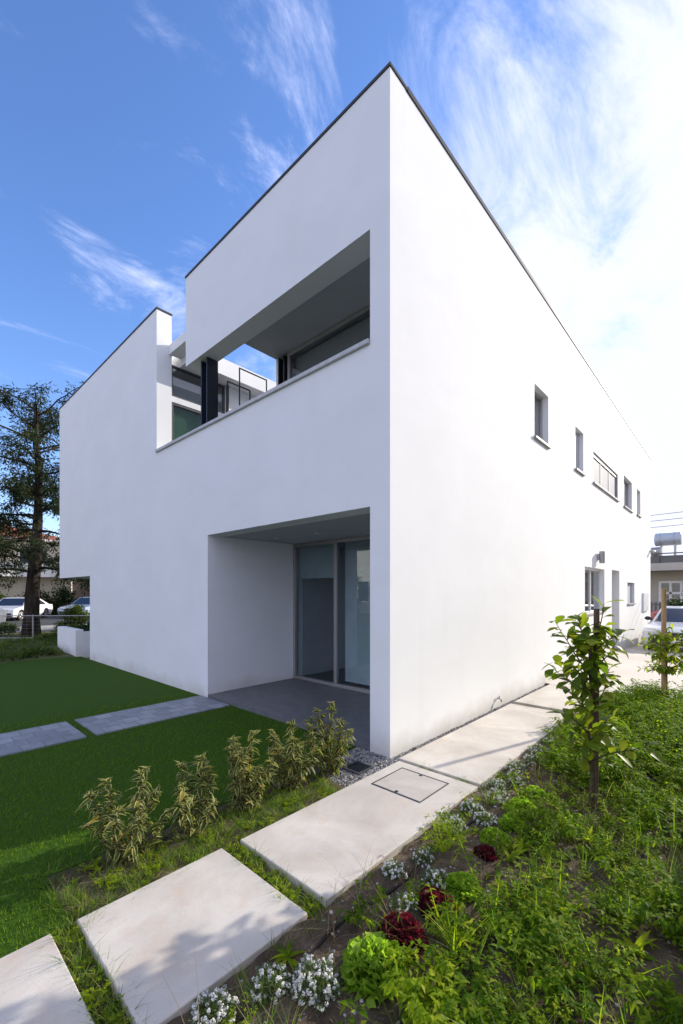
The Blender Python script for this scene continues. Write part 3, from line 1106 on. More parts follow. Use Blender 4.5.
bush('hedge_bush', 'yellow green rounded bush at the left picture edge before the cream house', 'bush', -1.6, 33.4, -.1, 2.0, 1.6, 1.25, 3000, .2, 'lf_hedge', 3)
bush('verge_bush', 'sunlit ragged bush at the foot of the tall conifer', 'bush', .75, 13.6, -.05, .9, .55, .28, 1500, .12, 'lf_hedge', 4)
bush('verge_bush', 'dark low bush between the low white wall and the wire fence', 'bush', 1.3, 12.9, -.05, .8, .6, .33, 1500, .12, 'lf_topiary', 6)
bush('hedge_bush', 'olive green hedge bush before the cream house, left of the trunk', 'bush', 1.3, 34.8, -.1, 1.5, .9, .85, 2600, .2, 'lf_hedge', 23)
bush('hedge_bush', 'darker hedge bush across the street, right of the trunk', 'bush', 5.2, 35.0, -.1, 1.7, .9, 1.1, 2800, .2, 'lf_topiary', 24)
bush('verge_bush', 'olive green bush beyond the fence just right of the tall trunk', 'bush', 2.0, 18.2, -.05, .7, .6, .55, 2600, .11, 'lf_hedge', 16)
bush('verge_bush', 'dusky green bush beyond the fence seen under the overhang', 'bush', 3.6, 17.4, -.05, .7, .5, .45, 2400, .10, 'lf_topiary', 17)
bush('verge_bush', 'low shaggy bush left of the tall trunk behind the fence', 'bush', -.9, 17.0, -.05, .8, .5, .32, 1800, .10, 'lf_hedge', 18)
bush('topiary_bush', 'dark green clipped round bush behind the parked car', 'bush', 19.8, -1.05, -.4, .85, .85, .85, 9000, .10, 'lf_topiary', 7, trunk=.35)


# ================================================================== CARS
def car(label, loc, rz, paint, group=None, cat='car', H=1.38, L=4.5, W=1.82):
    t = thing('parked_car', label, cat, loc, group, rz)
    x0, x1 = -L / 2, L / 2          # front at -x
    low = [(x0 + .05, .24), (x0, .42), (x0 + .04, .66), (x0 + .25, .74), (x0 + 1.15, .86), (x1 - .55, .90), (x1 - .06, .88), (x1, .62), (x1 - .04, .26)]
    # cut the wheel arches into the lower outline
    def arch(cx):
        return [(cx + .36 * math.cos(a), .30 + .36 * math.sin(a)) for a in np.linspace(-.25, math.pi + .25, 9)]
    fx, rx = x0 + .82, x1 - .86
    poly = low[:]
    poly += arch(rx) + arch(fx)
    b = MB()
    n = len(poly)
    left = [b.bm.verts.new((p[0], -W / 2 * (.93 if p[1] < .3 else 1), p[1])) for p in poly]
    right = [b.bm.verts.new((p[0], W / 2 * (.93 if p[1] < .3 else 1), p[1])) for p in poly]
    b.bm.faces.new(left)
    b.bm.faces.new(right[::-1])
    for i in range(n):
        b.bm.faces.new((left[i], right[i], right[(i + 1) % n], left[(i + 1) % n]))
    # greenhouse pillars and roof
    g = [(x0 + 1.15, .855), (x0 + 1.85, H - .04), (x0 + 2.25, H), (x1 - 1.35, H - .02), (x1 - .30, .895)]
    hw = [W / 2 - .06, W / 2 - .24, W / 2 - .26, W / 2 - .25, W / 2 - .08]
    gl = [b.bm.verts.new((p[0], -h, p[1])) for p, h in zip(g, hw)]
    gr = [b.bm.verts.new((p[0], h, p[1])) for p, h in zip(g, hw)]
    for i in range(4):
        b.bm.faces.new((gl[i], gr[i], gr[i + 1], gl[i + 1]))
    b.bm.faces.new(gl)
    b.bm.faces.new(gr)
    b.build('body', paint, t, bev=.018, local=True)
    b = MB()

    def quad(ps, th):
        ps = [Vector(p) for p in ps]
        nn = (ps[1] - ps[0]).cross(ps[3] - ps[0]).normalized()
        b.hull8([p - nn * .004 for p in ps] + [p + nn * th for p in ps])
    # windscreen, rear window, side windows, each a hair proud of the body
    def lerp(a, c, q):
        return tuple(a[i] + (c[i] - a[i]) * q for i in range(3))
    A, B_ = (g[0][0], -hw[0], g[0][1]), (g[1][0], -hw[1], g[1][1])
    A2, B2 = (g[0][0], hw[0], g[0][1]), (g[1][0], hw[1], g[1][1])
    w0, w1 = lerp(A, B_, .06), lerp(A, B_, .95)
    w2, w3 = lerp(A2, B2, .95), lerp(A2, B2, .06)
    b.hull8([(w0[0] - .012, w0[1] + .07, w0[2]), (w1[0] - .012, w1[1] + .06, w1[2]), (w2[0] - .012, w2[1] - .06, w2[2]), (w3[0] - .012, w3[1] - .07, w3[2]),
             (w0[0] + .02, w0[1] + .07, w0[2]), (w1[0] + .02, w1[1] + .06, w1[2]), (w2[0] + .02, w2[1] - .06, w2[2]), (w3[0] + .02, w3[1] - .07, w3[2])])
    b.build('windscreen', M['car_glass'], t, local=True)
    for s in (-1, 1):
        b = MB()
        for (xa, xb, xc, xd) in ((x0 + 1.38, x0 + 1.92, x0 + 2.32, x0 + 2.32), (x0 + 2.40, x0 + 2.40, x1 - 1.42, x1 - .78)):
            zl, zh = .91, H - .08
            hl, hh = W / 2 - .055 - .0, W / 2 - .235
            pts = [(xa, s * (hl - .01), zl), (xb, s * (hh - .0), zh), (xc, s * (hh - .0), zh), (xd, s * (hl - .01), zl)]
            b.hull8([(p[0], p[1] + s * .012, p[2]) for p in pts] + [(p[0], p[1] - s * .03, p[2]) for p in pts])
        b.build('side_window', M['car_glass'], t, local=True)
        b = MB()
        b.ball((x0 + 1.42, s * (W / 2 + .06), .96), .05, .10, .065, 2)
        b.box(x0 + 1.40, x0 + 1.44, min(s * (W / 2 - .06), s * (W / 2 + .02)), max(s * (W / 2 - .06), s * (W / 2 + .02)), .92, .95)
        b.build('mirror', M['black'], t, local=True, smooth=True)
        b = MB()
        b.hull8([(x0 - .004, s * (W / 2 - .42), .56), (x0 + .02, s * (W / 2 - .42), .70), (x0 + .20, s * (W / 2 - .03), .735), (x0 + .10, s * (W / 2 - .03), .60),
                 (x0 + .1, s * (W / 2 - .42), .56), (x0 + .1, s * (W / 2 - .42), .69), (x0 + .3, s * (W / 2 - .05), .72), (x0 + .2, s * (W / 2 - .05), .60)])
        b.build('headlight', M['lamp_glass'], t, local=True)
        for wx in (fx, rx):
            b = MB()
            yo = s * (W / 2 - .02)
            yi = s * (W / 2 - .24)
            b.tube([(wx, yi, .305), (wx, yi + s * .02, .305), (wx, yo - s * .02, .305), (wx, yo, .305)], [.29, .315, .315, .29], 28)
            wh = b.build('wheel', M['rubber'], t, local=True)
            b = MB()
            b.tube([(wx, yo - s * .01, .305), (wx, yo + s * .006, .305)], .07, 16)
            for k in range(5):
                a = k * 2 * math.pi / 5
                b.tube([(wx, yo, .305), (wx + .19 * math.cos(a), yo, .305 + .19 * math.sin(a))], [.03, .022], 6)
            ring = [(wx + .205 * math.cos(a), yo, .305 + .205 * math.sin(a)) for a in np.linspace(0, 2 * math.pi, 25)]
            b.tube(ring, .014, 6, False)
            b.build('rim', M['alu'], wh, local=True)
    b = MB()
    b.box(x0 - .012, x0 + .1, -.78, .78, .27, .47)
    b.box(x0 - .010, x0 + .1, -.46, .46, .50, .64)
    b.build('grille', M['black'], t, local=True)
    b = MB()
    b.box(x0 - .02, x0 - .0125, -.26, .26, .33, .42)
    b.build('number_plate', M['white_frame'], t, local=True)
    return t


def car_paint(name, c, rough=.25):
    m, t, out = new_mat(name)
    p = pbr(t, out, c, rough, 0, None, .5)
    p.inputs['Coat Weight'].default_value = .8
    p.inputs['Coat Roughness'].default_value = .05
    return m


M['car_white'] = car_paint('white_car_paint', (.72, .72, .72))
M['car_silver'] = car_paint('silver_car_paint', (.38, .39, .41))
M['car_red'] = car_paint('red_car_paint', (.30, .012, .02))
M['car_blue'] = car_paint('pale_blue_car_paint', (.34, .40, .50))
M['car_glass'] = car_paint('car_glass', (.012, .014, .017), .05)
car('white car parked on the driveway at the far end of the house', (14.1, -1.42, -.15), 0, M['car_white'], H=1.34)
car('red car glimpsed behind the white car on the driveway', (24.0, -.9, -.40), R(90), M['car_red'], H=1.30)
car('white hatchback parked left of the tall conifer trunk', (2.3, 30.6, -.06), R(52), M['car_white'], 'cars parked along the street on the left')
car('silver car cut off by the left picture edge', (-1.7, 24.2, -.06), 0, M['car_silver'], 'cars parked along the street on the left')
car('pale blue car seen in the gap beneath the overhang', (6.4, 30.2, -.06), R(40), M['car_blue'], 'cars parked along the street on the left')


# ================================================================== NEIGHBOURING BUILDINGS
M['cream'] = noisy('cream_render', (.60, .52, .38), (.70, .62, .47), 1.2, .9)
M['beige'] = noisy('beige_render', (.42, .38, .32), (.50, .45, .38), 1.2, .9)
M['roof_tile'] = tile_mat('red_roof_tiles', (.30, .085, .045), (.38, .12, .06), .35, .3, (.16, .05, .03), .02, .8)
M['dark_glass'] = car_paint('house_window_glass', (.02, .024, .03), .06)
M['white_wall'] = noisy('white_wall_paint', (.62, .60, .56), (.70, .68, .64), 1.2, .9)
M['steel_tank'] = plain('steel_tank', (.42, .46, .50), .55, .35)


def villa(label, x0, x1, y0, y1, h, wall, roof, win_face, loc_cat='house', rows=(.9, 3.6), hip=1.6, balcony=False):
    t = thing('neighbour_house', label, loc_cat, ((x0 + x1) / 2, (y0 + y1) / 2, 0))
    MB().box(x0, x1, y0, y1, -.5, h).build('wall', wall, t, bev=.01)
    e = .5
    if roof == 'hip':
        b = MB()
        z0, z1 = h + .002, h + hip
        ins = min(x1 - x0, y1 - y0) * .45
        b.hull8([(x0 - e, y0 - e, z0), (x1 + e, y0 - e, z0), (x1 + e, y1 + e, z0), (x0 - e, y1 + e, z0),
                 (x0 + ins, y0 + ins, z1), (x1 - ins, y0 + ins, z1), (x1 - ins, y1 - ins, z1), (x0 + ins, y1 - ins, z1)])
        b.build('roof', M['roof_tile'], t)
        MB().box(x0 - e, x1 + e, y0 - e, y1 + e, h - .14, h - .002).build('eaves', M['white_wall'], t)
    else:
        MB().box(x0 - .3, x1 + .3, y0 - .3, y1 + .3, h + .002, h + .25).build('roof', M['white_wall'], t)
    for (face, u, z, wd, ht) in win_face:
        b, g = MB(), MB()
        if face == '-y':
            frame_bars(b, 1, y0 - .05, y0 - .003, u, u + wd, z, z + ht, .08, mids=(u + wd / 2,))
            g.box(u + .08, u + wd - .08, y0 - .03, y0 - .02, z + .08, z + ht - .08)
        elif face == '-x':
            frame_bars(b, 0, x0 - .05, x0 - .003, u, u + wd, z, z + ht, .08, mids=(u + wd / 2,))
            g.box(x0 - .03, x0 - .02, u + .08, u + wd - .08, z + .08, z + ht - .08)
        else:
            frame_bars(b, 0, x1 + .003, x1 + .05, u, u + wd, z, z + ht, .08, mids=(u + wd / 2,))
            g.box(x1 + .02, x1 + .03, u + .08, u + wd - .08, z + .08, z + ht - .08)
        f = b.build('window', M['white_frame'], t)
        g.build('pane', M['dark_glass'], f)
    if balcony:
        bb = MB()
        bb.box(x0, x1, y0 - 1.3, y0 - .003, 2.75, 2.95)
        bb.box(x0, x1, y0 - 1.3, y0 - 1.15, 2.952, 3.75)
        bb.build('balcony', M['white_wall'], t)
    return t


villa('cream house with a red tiled roof behind the tall conifer', -5.0, 6.6, 36, 46, 5.6, M['cream'], 'hip',
      [('-y', -4, .9, 1.6, 1.5), ('-y', -.6, .9, 1.6, 1.5), ('-y', 3.2, 3.3, 1.8, 1.6), ('-y', -3.6, 3.5, 1.3, 1.4), ('-y', -.8, 3.5, 1.3, 1.4)], balcony=True)
villa('pinkish house seen in the gap beneath the overhang', 8.5, 19, 33, 43, 6.2, noisy('pink_render', (.48, .36, .28), (.56, .43, .34), 1.2, .9), 'hip',
      [('-y', 9.5, .9, 1.6, 1.5), ('-y', 12.5, .9, 1.6, 1.5), ('-y', 9.6, 3.6, 1.4, 1.4), ('-y', 13, 3.6, 1.4, 1.4)])
villa('plain white house across the lawn, mirrored in the porch glass', -27, -17, 13, 24.5, 6.6, M['white_wall'], 'flat',
      [('+x', 15, 3.9, 1.3, 1.6), ('+x', 19.6, 3.9, 1.3, 1.6), ('+x', 16, .9, 2.2, 1.6)])
villa('unseen two storey beige block added on the right to cut sky light on the side wall', -4, 16, -17, -8, 6.6, M['beige'], 'flat',
      [('-x', -15, .9, 1.6, 1.5), ('-x', -12, 3.8, 1.6, 1.5)])  # out of view, added to block low sky fill on the sunlit wall
bush('hedge_bush', 'broad bush on the lawn before the plain white house', 'bush', -14.5, 17.0, -.05, 1.3, 1.5, 1.5, 2500, .2, 'lf_hedge', 13)

# bungalow across the side street on the right, with tanks on its flat roof
bg_ = thing('bungalow', 'flat roofed beige bungalow with a dark roof parapet across the street', 'house', (34, 4, -.4))
MB().box(33, 43, -9, 14, -.6, 3.05).build('wall', M['beige'], bg_, bev=.01)
MB().box(31.2, 43.4, -9.4, 14.4, 3.052, 3.55).build('roof', M['beige'], bg_, bev=.01)
b = MB()
for y in np.arange(-9.2, 14.3, 1.5):
    b.box(31.4, 31.5, y - .04, y + .04, 3.552, 4.15)
b.box(31.38, 31.52, -9.25, 14.25, 4.152, 4.22)
b.box(31.62, 31.68, -9.2, 14.2, 3.56, 4.05)
b.build('roof_railing', M['alu_dark'], bg_)
for (y0, y1, z0, z1, mm) in ((.15, 1.45, .75, 2.40, 'white_frame'), (4.2, 5.2, -.4, 1.9, 'white_frame'), (-2.6, -1.0, .7, 2.1, 'white_frame')):
    b = MB()
    frame_bars(b, 0, 32.92, 32.99, y0, y1, z0, z1, .14, mids=((y0 + y1) / 2,), hmids=((z0 + z1) / 2,))
    wn = b.build('window', M[mm], bg_)
    MB().box(32.95, 32.97, y0 + .14, y1 - .14, z0 + .14, z1 - .14).build('pane', M['dark_glass'], wn)
b = MB()
for y in (-8.6, -4, 3.4, 8, 13.6):
    b.box(31.5, 31.75, y, y + .25, -.6, 3.05)
b.build('porch_post', M['white_wall'], bg_)

tk = thing('water_tank', 'large bluish steel water tank lying on the bungalow roof', 'water tank', (32.6, .9, 3.55))
b = MB()
b.tube([(32.4, 1.60, 5.20), (32.4, 1.55, 5.20), (32.4, .20, 5.20), (32.4, .15, 5.20)], [.33, .43, .43, .33], 24)
b.build('tank', M['steel_tank'], tk, smooth=False)
b = MB()
for y in (1.25, .5):
    for x in (32.1, 32.7):
        b.box(x - .04, x + .04, y - .04, y + .04, 3.55, 4.8)
    b.tube([(32.4, y, 5.2 + .0), (32.4, y + .04, 5.2)], .445, 24)
b.build('stand', M['alu'], tk)
tk = thing('water_tank', 'small dark cylinder beside the large tank on the bungalow roof', 'water tank', (32.4, 1.5, 3.55))
b = MB()
b.tube([(32.4, 1.80, 4.40), (32.4, 1.20, 4.40)], .30, 20)
b.build('tank', M['alu'], tk)
MB().box(32.25, 32.55, 1.35, 1.65, 3.55, 4.2).build('stand', M['alu_dark'], tk)

sf = thing('street_fence', 'dark slatted street fence before the beige bungalow', 'fence', (28.5, 2, -.4))
b = MB()
for y in np.arange(-6, 12, .22):
    b.box(28.45, 28.5, y, y + .12, -.2, 1.05)
b.box(28.5, 28.56, -6, 12, .0, .08)
b.box(28.5, 28.56, -6, 12, .85, .93)
b.build('palings', M['alu_dark'], sf)
MB().box(28.35, 28.6, -6.2, 12.2, -.6, -.2).build('plinth', M['white_wall'], sf)
for k, (z, zb) in enumerate(((6.0, 6.35), (5.65, 6.0), (5.3, 5.6))):
    pts = []
    for i in range(25):
        q = i / 24
        y = -22 + 50 * q
        pts.append((27.5, y, z + (zb - z) * (1 - q) - .9 * (4 * q * (1 - q)) + .9))
    tag(MB().tube(pts, .014, 4).build('power_line', M['black']), ['uppermost thin black power line over the side street', 'middle thin black power line over the side street',
        'lowest thin black power line over the side street'][k], 'power line', 'power lines over the side street')
tag(MB().tube([(4.75, 21.0, .06), (4.75, 21.0, .95), (4.9, 20.9, 1.15), (5.2, 20.7, 1.22), (5.55, 20.5, 1.15), (5.7, 20.4, .95), (5.7, 20.4, .06)], .05, 10).build('pipe_arch', M['alu'], smooth=True),
    'bent grey metal pipe arch beyond the wire fence', 'barrier')


# ================================================================== PLANTING
def shrub(x, y, h, wd, seed, label):
    rng = random.Random(seed)
    nr = np.random.default_rng(seed)
    t = thing('variegated_shrub', label, 'shrub', (x, y, -.03), 'row of variegated shrubs by the path')
    st = MB()
    Lv = Leaves()
    ns = rng.randint(8, 12)
    for k in range(ns):
        a = k * 2.4 + rng.uniform(-.5, .5)
        lean = (.25 + 1.0 * rng.random()) * wd * .70
        hh = h * (.45 + .42 * rng.random()) if k else h
        if k == 1:
            hh = h * .92
        if k == 0:
            lean *= .35
        bx, by = math.cos(a) * .03, math.sin(a) * .03
        pts = []
        for i in range(7):
            q = i / 6
            pts.append(Vector((x + bx + math.cos(a) * lean * q ** .7 + rng.uniform(-.014, .014), y + by + math.sin(a) * lean * q ** .7 + rng.uniform(-.014, .014), -.04 + hh * q)))
        st.tube(pts, [.006 - .0006 * i for i in range(7)], 5)
        nl = int(44 * hh / .5)
        for j in range(nl):
            q = .12 + .88 * (j / nl) ** .85
            i = min(int(q * 6), 5)
            p = pts[i].lerp(pts[i + 1], q * 6 - i)
            az = j * 2.4 + rng.uniform(-.9, .9)
            el = rng.uniform(-.75, .7) + .3 * q
            d = (math.cos(az) * math.cos(el), math.sin(az) * math.cos(el), math.sin(el))
            Lv.add([p], [d], [(rng.uniform(-.6, .6), rng.uniform(-.6, .6), 1)], .066 * rng.uniform(.5, 1.4), .033 * rng.uniform(.6, 1.3), rng.uniform(.1, .8), .16, 'ovate')
        for j in range(6):
            az = j * .9 + rng.random()
            el = rng.uniform(.1, 1.0)
            d = (math.cos(az) * math.cos(el), math.sin(az) * math.cos(el), math.sin(el))
            Lv.add([pts[-1]], [d], [(0, 0, 1)], .055 * rng.uniform(.6, 1.2), .022, .3, .16, 'ovate')
    st.build('stems', M['twig'], t)
    Lv.build('foliage', M['lf_shrub'], t)


shrub(-2.46, .24, .54, .30, 41, 'yellow leaved shrub nearest the camera, at the left end of the row')
shrub(-1.99, .22, .50, .30, 32, 'yellow leaved shrub second from the left in the row by the path')
shrub(-1.60, .20, .60, .23, 33, 'yellow leaved shrub in the middle of the row with one tall upright shoot')
shrub(-1.16, .22, .56, .27, 34, 'bushy yellow leaved shrub second from the right in the row')
shrub(-.70, .20, .66, .22, 35, 'tall slim yellow leaved shrub nearest the porch floor')


def sapling():
    rng = random.Random(9)
    x, y = .24, -1.74
    t = thing('sapling', 'young tree with large glossy leaves rising from the planting bed', 'tree', (x, y, 0))
    tr = MB()
    stem = [Vector((x + .01 * math.sin(i * 1.3), y + .012 * math.cos(i * 1.7), -.08 + .155 * i)) for i in range(10)]
    tr.tube(stem, [.016 - .0012 * i for i in range(10)], 8)
    Lv = Leaves()

    def twig(p, d, L, n):
        pts = limb_pts(rng, p, d, L, 5, .16)
        tr.tube(pts, [.007, .006, .005, .004, .003, .002], 5)
        for j in range(n):
            q = .2 + .8 * j / max(1, n - 1)
            i = min(int(q * 5), 4)
            pp = pts[i].lerp(pts[i + 1], q * 5 - i)
            az = j * 2.4 + rng.uniform(-.6, .6)
            ax = (pts[-1] - pts[0]).normalized()
            s = ax.orthogonal().normalized()
            u = ax.cross(s)
            dd = ax * rng.uniform(.2, .8) + (s * math.cos(az) + u * math.sin(az)) * rng.uniform(.6, 1) + Vector((0, 0, rng.uniform(-.3, .25)))
            Lv.add([pp], [dd], [(rng.uniform(-.4, .4), rng.uniform(-.4, .4), 1)], .118 * rng.uniform(.65, 1.25), .066 * rng.uniform(.75, 1.25), rng.uniform(.05, .5), .12, 'obovate')
    for k in range(33):
        q = .26 + .73 * k / 33
        i = min(int(q * 9), 8)
        p = stem[i].lerp(stem[i + 1], q * 9 - i)
        a = k * 2.4
        up = .55 + 1.0 * q
        twig(p, (math.cos(a), math.sin(a), up), rng.uniform(.18, .40) * (1.15 - .30 * q), rng.randint(7, 11))
    # two leaders seen above the crown: one towards the house, one along the stake
    twig(stem[7], (-.30, .34, .8), .48, 14)
    twig(stem[8], (.10, -.12, 1), .26, 10)
    twig(stem[6], (-.45, .45, .55), .34, 10)
    twig(stem[8], (-.12, .2, 1), .30, 12)
    twig(stem[7], (.25, -.2, 1), .34, 12)
    tr.build('trunk', M['twig'], t, smooth=True)
    Lv.build('crown', M['lf_sapling'], t)
    s = MB()
    s.tube([(x + .045, y - .02, -.15), (x + .052, y - .025, .7), (x + .058, y - .028, 1.52)], [.022, .022, .021], 10)
    tag(s.build('tree_stake', M['stake_dark'], bev=.003), 'dark brown wooden stake beside the nearer young tree', 'stake')


sapling()


def second_sapling():
    rng = random.Random(19)
    x, y = 4.30, -1.80
    t = thing('sapling', 'small young tree with a round yellow green crown tied to a tall stake', 'tree', (x, y, 0))
    tr = MB()
    stem = [Vector((x + .02, y - .01, -.08 + .15 * i)) for i in range(9)]
    tr.tube(stem, [.013 - .0008 * i for i in range(9)], 7)
    Lv = Leaves()
    for k in range(60):
        q = .50 + .48 * k / 60
        i = min(int(q * 8), 7)
        p = stem[i]
        a = k * 2.4
        pts = limb_pts(rng, p, (math.cos(a), math.sin(a), .5), .20 + .14 * rng.random(), 4, .3, .10)
        tr.tube(pts, [.005, .004, .003, .0025, .002], 4)
        for j in range(11):
            pp = pts[1 + j % 4]
            dd = Vector((rng.uniform(-1, 1), rng.uniform(-1, 1), rng.uniform(-.9, .5)))
            Lv.add([pp], [dd], [(0, 0, 1)],   .085 * rng.uniform(.7, 1.3), .042, .35, .12, 'leaf')
    tr.build('trunk', M['twig'], t)
    Lv.build('crown', M['lf_young'], t)
    s = MB()
    s.tube([(x - .03, y + .02, -.15), (x - .03, y + .02, .8), (x - .025, y + .02, 1.70)], [.032, .032, .031], 10)
    tag(s.build('tree_stake', M['stake'], bev=.003), 'tall light brown round stake holding the farther young tree', 'stake')


second_sapling()


# ---- templates for weeds
def tmpl_parsley(seed, h=.2, stems=7, leaf=.020, fine=3):
    rng = random.Random(seed)
    L = Leaves()
    for k in range(stems):
        a = k * 2.4 + rng.uniform(-.4, .4)
        le = rng.uniform(.25, .95)
        top = Vector((math.cos(a) * le * h * .8, math.sin(a) * le * h * .8, h * rng.uniform(.45, 1)))
        L.add([(0, 0, 0)], [top], [(math.cos(a + 1.5), math.sin(a + 1.5), .2)], top.length, .004, .12, 0, 'blade')
        nodes = [(q + 1) / fine * .62 + .38 for q in range(fine)]
        for q in nodes:
            c = top * q + Vector((0, 0, -.12 * top.length * q * q))
            for sgn in (-1, 1, 0):
                if sgn == 0 and q < .99:
                    continue
                br = a + sgn * rng.uniform(.7, 1.3)
                bl = leaf * rng.uniform(1.0, 1.9)
                bd = Vector((math.cos(br), math.sin(br), rng.uniform(-.1, .5))).normalized()
                for m in range(3):
                    c2 = c + bd * bl * (.35 + .5 * m / 2) * (1 if sgn else .6)
                    az = br + (m - 1) * 1.0 + rng.uniform(-.3, .3)
                    el = rng.uniform(-.4, .5)
                    d = (math.cos(az) * math.cos(el), math.sin(az) * math.cos(el), math.sin(el))
                    L.add([c2], [d], [(rng.uniform(-.4, .4), rng.uniform(-.4, .4), 1)], leaf * rng.uniform(.8, 1.5), leaf * .60 * rng.uniform(.7, 1.2), .35, .15, 'leaf', st=(0, .45, 1))
    return L.arrays()


def tmpl_broad(seed, h=.14, n=11, leaf=.075):
    rng = random.Random(seed)
    L = Leaves()
    for k in range(n):
        a = k * 2.4 + rng.uniform(-.4, .4)
        el = rng.uniform(.25, 1.2)
        d = (math.cos(a) * math.cos(el), math.sin(a) * math.cos(el), math.sin(el))
        L.add([(0, 0, rng.uniform(0, h * .4))], [d], [(0, 0, 1)], leaf * rng.uniform(.8, 1.7), leaf * .36 * rng.uniform(.8, 1.3), rng.uniform(.2, .6), .15, 'ovate')
    return L.arrays()


def tmpl_stalk(seed, h=.32, leaf=.055):
    rng = random.Random(seed)
    L = Leaves()
    tip = Vector((rng.uniform(-.08, .08), rng.uniform(-.08, .08), h))
    L.add([(0, 0, 0)], [tip], [(1, 0, .1)], h, .008, .05, 0, 'blade')
    for k in range(18):
        q = .12 + .88 * k / 18
        a = k * 2.4
        el = rng.uniform(-.1, .7)
        d = (math.cos(a) * math.cos(el), math.sin(a) * math.cos(el), math.sin(el))
        L.add([tip * q], [d], [(0, 0, 1)], leaf * rng.uniform(.7, 1.4) * (1.2 - .5 * q), leaf * .38, .35, .15, 'leaf')
    return L.arrays()


def tmpl_tuft(seed, h=.14, n=16, w=.005):
    rng = random.Random(seed)
    L = Leaves()
    for k in range(n):
        a = rng.uniform(0, 6.28)
        el = rng.uniform(.75, 1.5)
        d = (math.cos(a) * math.cos(el), math.sin(a) * math.cos(el), math.sin(el))
        L.add([(rng.uniform(-.02, .02), rng.uniform(-.02, .02), 0)], [d], [(0, 0, 1)], h * rng.uniform(.5, 1.25), w, rng.uniform(.1, .7), .05, 'blade', st=(0, .4, .75, 1))
    return L.arrays()


nr = np.random.default_rng(77)


def region(n, x0, x1, y0, y1, keep):
    P = np.stack([nr.uniform(x0, x1, n), nr.uniform(y0, y1, n)], 1)
    k = np.array([nr.random() < keep(p[0], p[1]) for p in P])
    P = P[k]
    z = np.array([soil_z(p[0], p[1]) for p in P]) - .004
    return np.column_stack([P, z])


def patch(x, y, s=1.4, o=0.):
    return mnoise.noise(Vector((x * s, y * s, o)))


def strewn(name, mat, tmpls, P, s0, s1, kind='stuff'):
    L = Leaves()
    which = nr.integers(0, len(tmpls), len(P))
    for i, tm in enumerate(tmpls):
        Q = P[which == i]
        if len(Q) == 0:
            continue
        L.scatter(tm, Q, nr.uniform(0, 6.28, len(Q)), nr.uniform(s0, s1, len(Q)), nr.normal(0, .22, (len(Q), 2)))
    o = L.build(name, mat)
    o['kind'] = 'stuff'
    return o


def heavy(x, y):
    """thick weeds away from the path, bare soil near the flowers"""
    e = (-1.50 - y) / .40 + .55 * max(0, min(1, (x + .6) / 2.0)) + patch(x, y) * .9
    g = .62 + 1.5 * patch(x, y, 1.9, 11) + .35 * max(0, min(1, (x + .5) / 2))
    return max(0, min(1, e)) * max(.04, min(1, g))


P = region(2300, -3.6, 4.6, -3.25, -1.02, lambda x, y: .46 * heavy(x, y) + .03)
tag(strewn('weeds', M['lf_weed'], [tmpl_parsley(s, .16, 8, .024) for s in range(3)] + [tmpl_parsley(9, .20, 8, .032), tmpl_broad(10, .08, 12, .055)], P, .55, 1.3),
    'low green leafy weeds filling the planting bed', 'weeds')
P = region(3200, -3.6, 4.6, -3.2, -1.0, lambda x, y: .50 * heavy(x, y) + (.17 if x > -1.2 else (.07 if y < -1.12 else 0)))
tag(strewn('herb_cover', M['lf_light'], [tmpl_broad(s, .06, 9, .030) for s in range(3)] + [tmpl_parsley(21, .12, 6, .015), tmpl_stalk(3, .20, .030)], P, .5, 1.3),
    'light green broad leaved seedlings among the weeds', 'seedlings')
P = region(1700, -3.4, 4.6, -3.2, -1.15, lambda x, y: .55 * max(0, min(1, .35 + patch(x, y, 1.1, 4) * 1.3)) * (1 if y < -1.45 else (.3 if x > -1.0 else 0)))
tag(strewn('weed_stalks', M['lf_weed'], [tmpl_stalk(s, .26, .034) for s in range(4)], P, .5, 1.2), 'upright leafy weed stalks in the planting bed', 'weeds')
P = region(1300, -3.6, 4.6, -3.2, -.99, lambda x, y: .5 * max(0, min(1, .35 + patch(x, y, .9, 8) * 1.4)) * (.4 if y > -1.3 else 1) + .03)
tag(strewn('grass_tufts', M['lf_grass'], [tmpl_tuft(s, .16, 18, .0035) for s in range(4)], P, .5, 1.4), 'wispy grass tufts in the planting bed', 'grass')
P = region(650, -3.4, 4.6, -3.1, -1.45, lambda x, y: .6 * max(0, min(1, .4 + patch(x, y, 1.3, 15) * 1.6)))
tag(strewn('broad_weeds', M['lf_light'], [tmpl_broad(s + 120, .05, 8, .085) for s in range(4)], P, .6, 1.3),
    'broad strap leaved weeds dotted through the planting bed', 'weeds')
P = region(700, -3.4, 4.6, -3.1, -1.10, lambda x, y: .5 * max(0, min(1, .3 + patch(x, y, 1.0, 23) * 1.6)))
tag(strewn('dry_stalks', M['litter'], [tmpl_tuft(s + 130, .22, 8, .0035) for s in range(3)], P, .5, 1.4), 'dead straw coloured stalks among the weeds', 'weeds')
# dry litter and straw lying on the soil
k = 2600
Q = region(k, -3.4, 3.0, -2.6, -.98, lambda x, y: .8)
Lw = Leaves()
n = len(Q)
az = nr.uniform(0, 6.28, n)
Lw.add(Q + np.array([0, 0, .008]), np.column_stack([np.cos(az), np.sin(az), nr.normal(0, .15, n)]), (0, 0, 1), nr.uniform(.015, .06, n), nr.uniform(.002, .008, n), .2, .1, 'leaf', st=(0, .5, 1))
tag(Lw.build('dry_litter', M['litter']), 'dry leaf litter and straw lying on the soil', 'litter')['kind'] = 'stuff'
